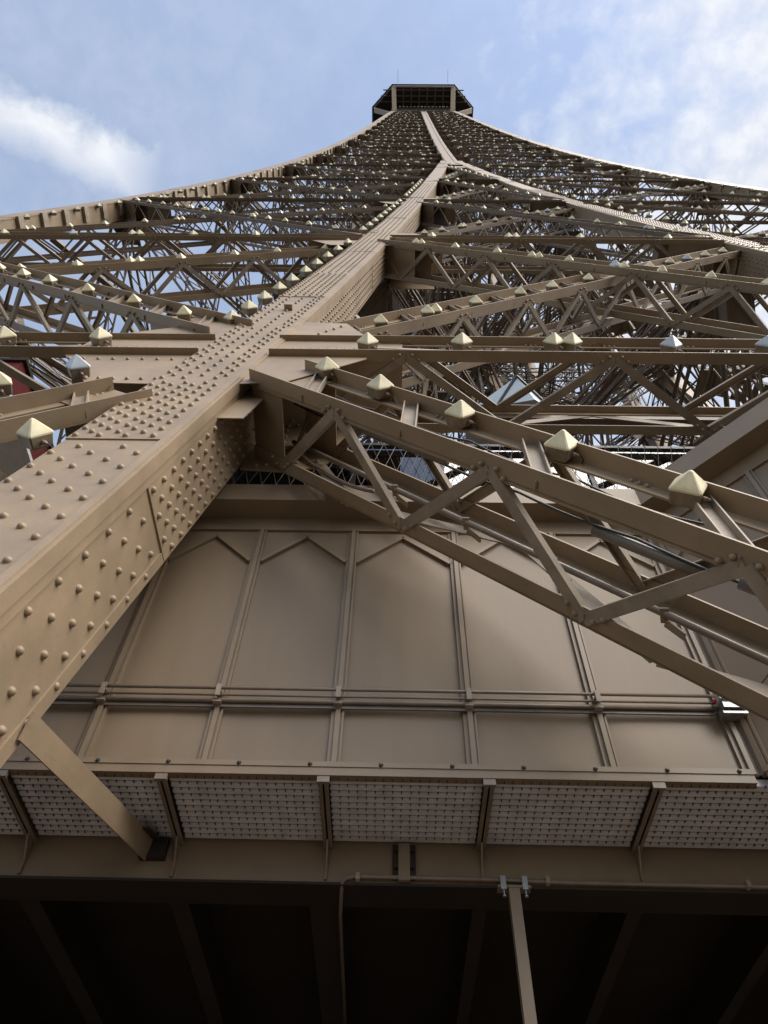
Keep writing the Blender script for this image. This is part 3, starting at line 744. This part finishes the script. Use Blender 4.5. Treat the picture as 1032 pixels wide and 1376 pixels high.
# one-mesh far lamp with two materials
def far_lamp(mat):
    m = MB().raw(*capd); n = len(m.f); m.raw(*based); me = m.mesh('pyramid_lamp', mat); me.materials.append(M['lampbase'])
    for i, p_ in enumerate(me.polygons): p_.material_index = 0 if i < n else 1
    return me
farc, farg = far_lamp(M['cream']), far_lamp(M['grey_lens'])
def lamp_matrix(P, O, T, size, yaw):
    X = unit(T-O*np.dot(T, O)); Y = np.cross(O, X)
    X2 = X*math.cos(yaw)+Y*math.sin(yaw); Y2 = np.cross(O, X2)
    return Matrix(((X2[0]*size, Y2[0]*size, O[0]*size, P[0]), (X2[1]*size, Y2[1]*size, O[1]*size, P[1]), (X2[2]*size, Y2[2]*size, O[2]*size, P[2]), (0, 0, 0, 1)))
near_list = []
def near_lamp(px, py, label, colr='c', yaw=0.75, size=0.19, stand=0.05, group=None):
    P = face_pt(px, py+size*0.4*0); z = P[2]; O = gframe(LXF, z)[3]
    P = P+O*size*0.12
    o = root('pyramid_lamp', (0, 0, 0), label, 'lamp', group)
    o.matrix_basis = lamp_matrix(P, O, V3(1, 0, 0), size, yaw-math.pi/2)
    for nm_, me in (('cap', capm if colr == 'c' else capg), ('base', basem), ('gland', gland), ('wire', wirem)):
        c_ = bpy.data.objects.new(nm_, me); col.objects.link(c_); c_.parent = o
    near_list.append(P)
DL = 'cream pyramid lamp on the near falling brace, '
for i, (x, y) in enumerate(((440, 506), (511, 532), (618, 570), (753, 614), (921, 674))):
    near_lamp(x, y, DL+['closest to the big girder', 'second from the big girder', 'third from the big girder', 'fourth from the big girder', 'fifth from the big girder'][i], yaw=0.55+0.12*i, size=0.182+0.002*i)
HL = 'lamp on the lowest horizontal beam, '
for i, (x, y, c_) in enumerate(((494, 470, 'c'), (620, 470, 'c'), (743, 470, 'c'), (767, 470, 'c'), (900, 474, 'g'), (1027, 474, 'g'))):
    near_lamp(x, y, [('cream pyramid '+HL+'next to the big girder'), ('cream pyramid '+HL+'between girder and the lamp pair'), ('cream pyramid '+HL+'girder side of the pair'), ('cream pyramid '+HL+'outer one of the pair'), ('blue-grey pyramid '+HL+'beyond the cream pair'), ('blue-grey pyramid '+HL+'farthest from the girder')][i], c_, yaw=0.8, size=0.182)
near_lamp(10, 462, 'cream pyramid lamp on the lowest horizontal beam left of the girder, outer one', yaw=0.7)
near_lamp(137, 463, 'cream pyramid lamp on the lowest horizontal beam left of the girder, inner one', yaw=0.9)
near_lamp(107, 505, 'blue-grey pyramid lamp on the brace falling left from the girder', 'g', yaw=0.6, size=0.195)
near_lamp(50, 598, 'large cream pyramid lamp beside the left edge of the big girder', yaw=0.95, size=0.19)
near_lamp(3, 528, 'cream pyramid lamp at the outer end of the left falling brace', yaw=0.5)
GLn = ['first', 'second', 'third', 'fourth', 'fifth', 'sixth', 'seventh', 'eighth', 'ninth', 'tenth', 'eleventh']
for i, z in enumerate((9.75, 10.6, 11.5, 12.5, 13.5, 14.7, 15.9, 17.2, 18.6, 20.2)):
    P = V3(LXF(z)-0.16, YF(z), z); O = gframe(LXF, z)[3]
    o = root('pyramid_lamp', (0, 0, 0), 'cream pyramid lamp lining the big girder, %s above the lowest horizontal beam' % GLn[i], 'lamp', 'lamps lining the big girder')
    o.matrix_basis = lamp_matrix(P-O*0.01, O, V3(1, 0, 0), 0.178, 0.75)
    for nm_, me in (('cap', capm), ('base', basem)):
        c_ = bpy.data.objects.new(nm_, me); col.objects.link(c_); c_.parent = o
for lo, hi in ((23.2, 35.5), (38.5, 50)):
    z = lo; 
    while z < hi:
        for xf_, dx in ((LXF, -0.16), (RXF, GW+0.16)):
            lamp_spots.append((V3(xf_(z)+dx, YF(z), z), gframe(xf_, z)[3], V3(1, 0, 0), 0.182, (1 if z < 36 else 2, 'girder', 'left edge of the big girder' if dx < 0 else 'outer edge of the right girder'), 'c'))
        z += 1.5
for z in np.arange(23.0, 78, 1.7):
    for sx in (-1, 1):
        xx = CX+sx*(Hh(z)-GW-0.12); lamp_spots.append((V3(xx, YF(z)+0.12, z), gframe(LXF, z)[3], V3(1, 0, 0), 0.182, (int(z > 36)+1, 'corner', '%s corner girder' % ('left' if sx < 0 else 'right')), 'c'))
for z in np.arange(9.6, 20.5, 1.2): lamp_spots.append((V3(RXF(z)+GW+0.16, YF(z), z), gframe(RXF, z)[3], V3(1, 0, 0), 0.182, (0, 'girder', 'outer edge of the right girder'), 'c'))
def proj(P):
    d = P@V3(*fwd); return 516+F_PX*(P@V3(*RGT))/d, 688-F_PX*(P@V3(*UPV))/d, d
rows = {}
for j, (P, O, T, size, words, cc) in enumerate(lamp_spots): rows.setdefault(words, []).append(j)
ordinal = {}
for words, js in rows.items():
    key = (lambda j: lamp_spots[j][0][2]) if words[1] in ('girder', 'corner') else (lambda j: lamp_spots[j][0][0]) if words[1] != 'left' else (lambda j: -lamp_spots[j][0][0])
    for n_, j in enumerate(sorted(js, key=key)): ordinal[j] = n_
cand = []
for j_, (P, O, T, size, words, cc) in enumerate(lamp_spots):
    if P@V3(*fwd) < 0.5: continue
    x, y, d = proj(P)
    if -15 < x < 1047 and 0 < y < 1376:
        if min([np.linalg.norm(P-q) for q in near_list]) < 0.35: continue
        cand.append((d, P, O, T, size, words+(ordinal[j_],), cc))
cand.sort(key=lambda q: q[0])
ordw = ['first', 'second', 'third', 'fourth', 'fifth', 'sixth', 'seventh', 'eighth', 'ninth', 'tenth', 'eleventh', 'twelfth', 'thirteenth', 'fourteenth', 'fifteenth', 'sixteenth', 'seventeenth', 'eighteenth']
ordw += ['nineteenth', 'twentieth']+['twenty-'+q for q in ordw[:9]]+['thirtieth']+['thirty-'+q for q in ordw[:9]]
sidew = {'left': 'left leg', 'gap': 'between the two girders', 'right': 'right leg', 'girder': 'riveted girders', 'corner': 'tower corner'}
NSINGLE = 300-len(near_list)-10
for d, P, O, T, size, (i, cn, ws, on), cc in cand[:NSINGLE]:
    kind = 'cream' if cc == 'c' else 'blue-grey'
    on_w = ordw[min(on, len(ordw)-1)]
    lab = ('%s pyramid lamp, %s along the %s, %s tier, %s' % (kind, on_w, ws, ordw[i], sidew[cn])) if cn not in ('girder', 'corner') else '%s pyramid lamp, %s up the %s, %s tier' % (kind, on_w, ws, ordw[i])
    mt = lamp_matrix(P+O*0.045, O, T, size, random.uniform(0.5, 1.05))
    if d < 22:
        o = root('pyramid_lamp', (0, 0, 0), lab, 'lamp', 'lamps on the %s, %s tier, %s' % (ws, ordw[i], sidew[cn])); o.matrix_basis = mt
        for nm_, me in (('cap', capm if cc == 'c' else capg), ('base', basem), ('gland', gland)):
            c_ = bpy.data.objects.new(nm_, me); col.objects.link(c_); c_.parent = o
    else:
        o = bpy.data.objects.new('pyramid_lamp', farc if cc == 'c' else farg); col.objects.link(o); o.matrix_basis = mt
        o['label'] = lab; o['category'] = 'lamp'; o['group'] = 'lamps on the %s, %s tier, %s' % (ws, ordw[i], sidew[cn])
# the rest of the sparkle, too far up to pick apart
m = MB(); cv = np.array(capd[0]); bv = np.array(based[0])
for d, P, O, T, size, w_, cc in cand[NSINGLE:]:
    mt = lamp_matrix(P-O*0.02, O, T, size*1.12, random.uniform(0.5, 1.05)); A = np.array(mt)
    m.raw((A[:3, :3] @ cv.T).T+A[:3, 3], capd[1])
print('lamps', len(cand), 'rivets', len(vis), len(rivets))
o = solo(m, 'far_lamps', M['cream'], 'tiny cream lamps dotting the upper tower below the cabin', 'lamps', (CX, CY-8, 100), kind='stuff')

# ------------------------------------------------------------------ panelled pavilion
WY = 4.2
MX = [-2.96, -2.065, -1.24, -0.385, 0.54, 1.448, 2.345]     # upright bars
ZB, ZR, ZT, ZF = 2.985, 3.52, 5.57, 5.76
pav = root('panelled_pavilion', (0, WY, ZB), 'brown panelled pavilion wall with pointed mouldings under a dark eave', 'pavilion')
PO = V3(0, WY, ZB)
Xa, Ya, Za = V3(1, 0, 0), V3(0, 1, 0), V3(0, 0, 1)
def wall(O0, U, Nn, bars, zt_extra=0.0, rail=True):
    """panels along U from point O0 (z = 0), outward normal Nn, bars = offsets of the uprights"""
    def q(u, n, z): return O0+U*u+Nn*n+Za*z
    for i in range(len(bars)-1):
        a, b = bars[i]+0.045, bars[i+1]-0.045
        for z0, z1 in ((ZB+0.03, ZR-0.02), (ZR+0.02, ZT)):
            # shallow pressed panel: a recessed sheet, its field a touch dished
            m = MB(); mu, mz = (a+b)/2, (z0+z1)/2; nu, nz = 6, 10; vs = []; fs = []
            for jj in range(nz+1):
                for ii in range(nu+1):
                    u_ = a-0.02+(b-a+0.04)*ii/nu; z_ = z0-0.02+(z1-z0+0.04)*jj/nz
                    bul = 0.012*math.sin(math.pi*ii/nu)*math.sin(math.pi*jj/nz)*(1 if i % 2 else -0.8)
                    vs.append(q(u_, bul-0.012, z_))
            for jj in range(nz):
                for ii in range(nu):
                    k_ = jj*(nu+1)+ii; fs.append((k_, k_+1, k_+nu+2, k_+nu+1))
            m.raw(vs, fs); m.build('panel', M['panel'], pav, PO, True)
        # pointed moulding
        zc, za = 5.12, 5.49
        m = MB()
        for (u_a, z_a), (u_b, z_b) in (((a, zc), (mu, za)), ((mu, za), (b, zc))):
            A, B = q(u_a, 0, z_a), q(u_b, 0, z_b); t = unit(B-A); s_ = np.cross(Nn, t)
            m.bar(A, B, s_, Nn, -0.018, 0.018, -0.02, 0.022)
        m.build('pointed_moulding', M['trim'], pav, PO)
        # spandrel sheet above the point
        m = MB(); T_ = [q(a, 0.006, zc), q(mu, 0.006, za), q(b, 0.006, zc), q(b, 0.006, ZT), q(a, 0.006, ZT)]
        m.raw(T_, [(0, 1, 4), (1, 2, 3), (1, 3, 4)] if np.dot(np.cross(U, Za), Nn) > 0 else [(4, 1, 0), (3, 2, 1), (4, 3, 1)]); m.build('spandrel', M['panel'], pav, PO)
        # screws
    for i, u in enumerate(bars):
        m = MB(); m.bar(q(u, 0, ZB), q(u, 0, ZT+0.002), U, Nn, -0.045, 0.045, -0.03, 0.016)
        m.bar(q(u, 0, ZB), q(u, 0, ZT+0.002), U, Nn, -0.014, 0.020, 0.016, 0.040); m.bar(q(u, 0, ZB), q(u, 0, ZT), U, Nn, 0.032, 0.046, 0.016, 0.026)
        m.build('upright_bar', M['trim'], pav, PO)
    m = MB(); m.bar(q(bars[0], 0, 0), q(bars[-1], 0, 0), Za, Nn, ZT+0.004, ZF+0.02, -0.03, 0.02); m.bar(q(bars[0], 0, 0), q(bars[-1], 0, 0), Za, Nn, ZT-0.008, ZT+0.006, 0.0, 0.03)
    m.build('head_rail', M['trim'], pav, PO)
    m = MB(); m.bar(q(bars[0], 0, 0), q(bars[-1], 0, 0), Za, Nn, ZB-0.065, ZB+0.03, -0.03, 0.035); m.bar(q(bars[0], 0, 0), q(bars[-1], 0, 0), Za, Nn, ZB-0.005, ZB+0.034, 0.035, 0.042)
    m.build('base_rail', M['trim'], pav, PO)
    m = MB()
    u = bars[0]+0.1
    while u < bars[-1]:
        Pq = q(u, 0.042, ZB+0.012); m.raw(Pq+RV6n[:, :1]*U*0.6+RV6n[:, 1:2]*Za*0.6+RV6n[:, 2:3]*Nn*0.6, RF6); u += 0.465
    m.build('screw_heads', M['dark'], pav, PO)['kind'] = 'stuff'
    m = MB(); m.bar(q(bars[0], 0, 0), q(bars[-1], 0, 0), Za, Nn, ZB, ZF+0.3, -0.12, -0.05); m.build('backing_sheet', M['soffit'], pav, PO)
wall(V3(0, WY, 0), Xa, V3(0, -1, 0), MX)
S2 = math.sqrt(0.5)
CU = V3(S2, -S2, 0); CN = V3(-S2, -S2, 0); C0 = V3(2.40, WY-0.01, 0)
wall(C0, CU, CN, [0.05, 0.98, 1.90, 2.8])
# eave: box overhang in front of both walls, mitred at the inner corner
OV = 0.235
def eave():
    e0 = [V3(-3.2, WY-OV, 0), V3(C0[0]-OV*0.414-0.0, WY-OV, 0)]
    inn = V3(2.40-OV*0.414, WY-OV, 0); far = C0+CU*3.0+CN*OV
    back = [V3(-3.2, WY+0.1, 0), V3(2.40+0.04, WY+0.1, 0), C0+CU*3.0-CN*0.1]
    poly = [V3(-3.2, WY-OV, 0), inn, far, back[2], back[1], back[0]]
    m = MB(); n = 6
    m.raw([p_+Za*ZF for p_ in poly]+[p_+Za*6.02 for p_ in poly], [(0, 1, 4, 5), (1, 2, 3, 4), (11, 10, 7, 6), (10, 9, 8, 7)]+[(i, n+i, n+(i+1) % n, (i+1) % n) for i in range(n)])
    m.build('eave', M['trim'], pav, PO)
eave()
m = MB(); m.box(-3.4, 6.5, WY+0.1, 9.0, 5.85, 5.98); m.build('roof_slab', M['soffit'], pav, PO)
m = MB(); m.raw([C0+CU*3.0+Za*5.85, V3(6.5, 4.3, 5.85), V3(2.4, 4.3, 5.85), C0+CU*3.0+Za*5.95, V3(6.5, 4.3, 5.95), V3(2.4, 4.3, 5.95)], [(0, 1, 2), (5, 4, 3), (0, 3, 4, 1), (1, 4, 5, 2), (2, 5, 3, 0)]); m.build('roof_slab', M['soffit'], pav, PO)
# conduit rail along the wall
rl = root('wall_conduit', (0, WY-0.06, ZR), 'pair of thin conduits on clips running across the panelled wall', 'conduit')
RO = V3(0, WY-0.06, ZR)
for z, r_, dy in ((3.585, 0.012, 0.09), (3.535, 0.009, 0.075), (3.497, 0.016, 0.06)):
    MB().tube([V3(-3.0, WY-dy, z), V3(0, WY-dy, z), V3(2.30, WY-dy, z-0.002)], r_, 8).build('pipe', M['pipe'], rl, RO, True)
m_ = MB(); m_.box(-3.0, 2.26, WY-0.045, WY-0.030, 3.455, 3.525); m_.build('tray', M['greypipe'], rl, RO)
for x in MX[1:-1]:
    m = MB(); m.box(x-0.018, x+0.018, WY-0.115, WY-0.035, 3.55, 3.566); m.box(x-0.018, x+0.018, WY-0.117, WY-0.105, 3.50, 3.60); m.box(x-0.03, x+0.03, WY-0.085, WY-0.036, 3.47, 3.482)
    m.build('pipe_clip', M['old'], rl, RO)
jb = root('junction_box', (2.37, WY-0.08, 3.45), 'small white and silver junction box on the wall corner', 'junction box')
JO = V3(2.37, WY-0.08, 3.45)
m = MB(); m.box(2.27, 2.45, WY-0.17, WY-0.043, 3.50, 3.565); m.build('cover', M['whitebox'], jb, JO)
m = MB(); m.box(2.285, 2.435, WY-0.15, WY-0.044, 3.44, 3.499); m.box(2.275, 2.445, WY-0.13, WY-0.0435, 3.405, 3.425); m.build('body', M['steel'], jb, JO)
MB().tube([(2.36, WY-0.172, 3.535), (2.36, WY-0.178, 3.535)], 0.022, 10).build('screw_port', M['dark'], jb, JO)
MB().tube([(2.25, WY-0.10, 3.53), (2.28, WY-0.10, 3.53)], 0.016, 8).build('gland', M['redplug'], jb, JO)
MB().tube([(2.44, WY-0.12, 3.55), (2.56, WY-0.2, 3.58), (2.66, WY-0.4, 3.64), (2.74, WY-0.55, 3.72)], 0.008, 6).build('cable', M['pipe'], jb, JO, True)
MB().tube([(2.44, WY-0.12, 3.49), (2.58, WY-0.25, 3.50), (2.75, WY-0.5, 3.60), (2.95, WY-0.75, 3.72)], 0.008, 6).build('cable', M['pipe'], jb, JO, True)
# glass screen standing on the pavilion roof behind the eave
gs = root('glass_screen', (0, 4.72, 5.98), 'tall glass screen in a dark frame standing on the pavilion roof', 'glass screen')
GO = V3(0, 4.72, 5.98)
xs = [-3.3, -1.9, -0.5, 0.9, 2.3, 3.7, 5.1]
for i in range(len(xs)-1):
    m = MB(); m.box(xs[i]+0.03, xs[i+1]-0.03, 4.715, 4.725, 6.0, 8.0); m.build('pane', M['glass'], gs, GO)
for x in xs:
    m = MB(); m.box(x-0.028, x+0.028, 4.69, 4.75, 5.975, 8.04); m.build('post', M['dark'], gs, GO)
m = MB(); m.box(-3.3, 5.1, 4.685, 4.755, 8.04, 8.09); m.build('top_rail', M['dark'], gs, GO)
# wire net in front of the glass
nt_ = MB()
for i in range(52):
    x = -3.2+i*0.16; nt_.tube([(x, 4.6, 6.0), (x+0.5, 4.62, 8.0)], 0.0035, 4); nt_.tube([(x+0.5, 4.6, 6.0), (x, 4.62, 8.0)], 0.0035, 4)
nt = solo(nt_, 'safety_net', M['wire'], 'fine diamond wire net stretched in front of the glass screen', 'net', (0, 4.6, 6.0))
# blue-grey pyramid hood behind the horizontal beam
ap, bl, br = ray(694, 506), ray(630, 552), ray(741, 550)
ap, bl, br = ap/ap[1]*4.9, bl/bl[1]*5.25, br/br[1]*5.25
bk = (bl+br)/2+V3(0.15, 1.15, 0.4)
bl2 = bl+V3(0.0, 0.9, 0.3); br2 = br+V3(0.1, 0.9, 0.3)
hd = root('pyramid_hood', tuple((bl+br)/2), 'blue-grey sheet metal pyramid hood behind the lowest horizontal beam', 'hood'); HO = (bl+br)/2
fr_ = bl+(br-bl)*0.78+V3(0.0, -0.18, -0.02)
m = MB(); m.raw([ap, bl, fr_, br, br2, bl2], [(0, 1, 2), (0, 2, 3), (0, 3, 4), (0, 4, 5), (0, 5, 1), (1, 5, 4, 3, 2)]); m.build('sheet', M['hood'], hd, HO)
md = bl+(br-bl)*0.34+V3(0, -0.07, 0)
m = MB()
for a, b in ((ap, md), (ap, br)): m.strip(a+V3(0, -.015, 0), b+V3(0, -.015, 0), V3(0, -1, 0.3), 0.035, 0.03)
m.build('seam_bar', M['dark'], hd, HO)
m = MB(); zz0 = (bl[2]+br[2])/2-0.10; m.box(bl[0]-3.4, br[0]+4.5, 5.3, 5.55, zz0-0.05, zz0+0.06); m.build('bearer', M['lattice'], hd, HO)

# ------------------------------------------------------------------ walkway, soffit and deck below the pavilion
YI = 4.955                                   # inner edge of the grating = face of the edge beam
wk = root('grating_walkway', (0, WY, 2.92), 'grey grating walkway on brown brackets under the panelled wall', 'walkway'); WO = V3(0, WY, 2.92)
BX = [-3.62, -2.535, -1.49, -0.44, 0.63, 1.713, 2.80, 3.9]
for i in range(len(BX)-1):
    a, b = BX[i]+0.035, BX[i+1]-0.035; m = MB(); zg = 2.925
    ny = 11; py_ = (YI-WY-0.02)/ny
    for j in range(ny):
        y = WY+0.01+j*py_; m.box(a, b, y, y+py_*0.80, zg, zg+0.02)
    bars_ = m.build('grating_panel', M['grate'], wk, WO)
    m = MB(); nx = 17; px_ = (b-a)/nx
    for j in range(ny):
        y = WY+0.01+j*py_
        for k_ in range(nx+1):
            x = min(max(a+k_*px_+random.uniform(-.004, .004), a), b-0.006)
            m.box(x, x+0.007, y-py_*0.22, y+py_*0.14, zg-0.008, zg-0.001)
    m.build('cross_rods', M['dark'], bars_, WO)['kind'] = 'stuff'
    m = MB(); m.box(a, b, WY-0.0, WY+0.012, zg-0.004, zg+0.045); m.build('edge_bar', M['grate'], wk, WO)
for x in BX[:-1]:
    m = MB(); m.box(x-0.032, x+0.032, WY-0.012, YI, 2.880, 2.892); m.box(x-0.006, x+0.006, WY-0.008, YI, 2.80+0.08, 2.965); m.box(x-0.04, x+0.04, WY-0.03, WY-0.002, 2.875, 2.93)
    m.raw([V3(x-.006, YI, 2.72), V3(x+.006, YI, 2.72), V3(x+.006, YI, 2.9), V3(x-.006, YI, 2.9), V3(x-.006, YI-.12, 2.885), V3(x+.006, YI-.12, 2.885)], [(0, 1, 5, 4), (3, 4, 5, 2), (0, 4, 3), (1, 2, 5)])
    m.build('bracket', M['pipe'], wk, WO)
    m = MB(); m.box(x-0.01, x+0.01, YI-0.02, YI+0.01, 2.65, 2.875); m.build('web_joint', M['trim'], wk, WO)
m = MB(); m.box(-4.2, 5.0, WY+0.002, 5.3, 2.985, 3.02); m.build('added_shade_sheet', M['soffit'], wk, WO)  # dark sheet added over the grating to keep sky out of its gaps
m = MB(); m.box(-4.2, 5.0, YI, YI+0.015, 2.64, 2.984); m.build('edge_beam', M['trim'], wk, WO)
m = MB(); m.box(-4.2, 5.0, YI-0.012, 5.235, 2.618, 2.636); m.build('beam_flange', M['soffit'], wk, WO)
x = 0.094
m = MB(); m.box(x-0.04, x+0.04, YI-0.05, YI-0.022, 2.64, 2.90); m.build('hanger_plate', M['trim'], wk, WO)
m = MB()
for sx in (-1, 1):
    for z in (2.74, 2.86): m.box(x+sx*0.055-0.012, x+sx*0.055+0.012, YI-0.06, YI-0.002, z-0.02, z+0.02)
    m.box(x+sx*0.06-0.02, x+sx*0.06+0.02, YI-0.03, YI-0.001, 2.66, 2.90)
m.build('clamp_bolt', M['soffit'], wk, WO)
# flat strut between the big girder and the edge beam
A = V3(-2.10, 3.15, 2.52); B = V3(-1.68, 4.90, 2.72)
st_ = root('flat_strut', tuple(A), 'flat brown strut running from the big girder to the edge beam', 'strut')
A0 = ray(35, 975); A0 = A0/A0[1]*3.12; B0 = ray(200, 1140); B0 = B0/B0[1]*4.90
m = MB(); t = unit(B0-A0); wv = unit(np.cross(t, V3(0.45, -0.75, -0.25))); nv = np.cross(t, wv)
m.bar(A0, B0, wv, nv, -0.078, 0.078, -0.006, 0.006); m.build('flat_bar', M['iron'], st_, A)
m = MB(); m.bar(B0-t*0.22, B0+t*0.04, wv, nv, -0.07, -0.06, -0.07, 0.07); m.box(B0[0]-0.06, B0[0]+0.12, 4.90, 4.954, B0[2]-0.06, B0[2]+0.08); m.build('foot_cleat', M['soffit'], st_, A)
# ceiling of the lower gallery with its joists
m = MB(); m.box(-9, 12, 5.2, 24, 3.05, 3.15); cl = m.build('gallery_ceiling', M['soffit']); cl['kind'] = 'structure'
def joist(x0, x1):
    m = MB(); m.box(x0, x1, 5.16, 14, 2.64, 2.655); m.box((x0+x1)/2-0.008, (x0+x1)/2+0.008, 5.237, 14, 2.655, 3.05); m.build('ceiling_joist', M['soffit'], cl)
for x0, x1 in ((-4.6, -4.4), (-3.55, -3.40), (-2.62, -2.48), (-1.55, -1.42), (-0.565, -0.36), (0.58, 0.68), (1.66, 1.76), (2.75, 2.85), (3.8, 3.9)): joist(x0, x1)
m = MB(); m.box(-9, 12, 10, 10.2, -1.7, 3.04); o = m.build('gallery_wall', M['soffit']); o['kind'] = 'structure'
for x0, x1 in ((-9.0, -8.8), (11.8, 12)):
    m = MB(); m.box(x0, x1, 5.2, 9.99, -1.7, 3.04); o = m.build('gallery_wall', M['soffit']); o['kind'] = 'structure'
m = MB(); m.box(-24, 33, -3.2, 46, -1.95, -1.70); o = m.build('platform_deck', M['deck']); o['kind'] = 'structure'
m = MB(); m.box(-30000, 30000, -30000, 30000, -117.2, -117.0); o = m.build('ground', M['ground']); o['kind'] = 'structure'
# conduit under the edge beam, post and clamps
cdo = root('ceiling_conduit', (0, 4.93, 2.66), 'thin bent conduit clipped along the edge beam under the walkway', 'conduit'); CO = V3(0, 4.93, 2.66)
MB().tube([V3(-0.365, 7.2, 2.60), V3(-0.345, 5.3, 2.595), V3(-0.33, 5.02, 2.61), V3(-0.325, 4.945, 2.635), V3(-0.30, 4.925, 2.655), V3(-0.25, 4.92, 2.665), V3(0.6, 4.92, 2.662), V3(1.2, 4.92, 2.652), V3(5, 4.92, 2.65)], 0.0135, 8).build('pipe', M['pipe'], cdo, CO, True)
for x in (-0.22, 1.06, 2.4):
    m = MB(); m.box(x-0.014, x+0.014, 4.898, 4.945, 2.637, 2.684); m.build('clip', M['old'], cdo, CO)
ps = root('support_post', (0.826, 4.93, -1.7), 'slim square brown post standing under the edge beam', 'post'); PSO = V3(0.826, 4.93, -1.7)
m = MB(); m.box(0.79, 0.862, 4.90, 4.972, -1.702, 2.615); m.build('shaft', M['trim'], ps, PSO)
m = MB(); m.box(0.72, 0.94, 4.895, 4.975, 2.600, 2.616); m.build('head_plate', M['trim'], ps, PSO)
for dx in (-0.07, 0.075):
    x = 0.826+dx; m = MB(); m.box(x-0.018, x+0.018, 4.888, 4.915, 2.585, 2.675); m.tube([(x, 4.90, 2.59), (x, 4.90, 2.54)], 0.006, 6); m.tube([(x, 4.90, 2.548), (x, 4.90, 2.538)], 0.013, 6); m.build('clamp', M['steel'], ps, PSO)
# red lift cabin seen through the left leg
A = ray(14, 512); A = A/A[1]*6.4
rc = root('lift_cabin', tuple(A), 'dark red and white lift cabin behind the left leg lattice', 'lift cabin')
def cb(x0, x1, y0, y1, z0, z1, nm_, mt): 
    m = MB(); m.box(A[0]+x0, A[0]+x1, A[1]+y0, A[1]+y1, A[2]+z0, A[2]+z1); m.build(nm_, mt, rc, A)
cb(-3.0, -0.12, 0, 2.4, 0.05, 0.9, 'body', M['red']); cb(-3.05, -0.08, -0.06, 2.5, -0.05, 0.049, 'floor_frame', M['white']); cb(-2.8, -0.3, -0.03, -0.001, 0.25, 0.6, 'window', M['glass']); cb(-3.1, -0.05, -0.05, 2.5, 0.901, 1.0, 'roof', M['soffit'])
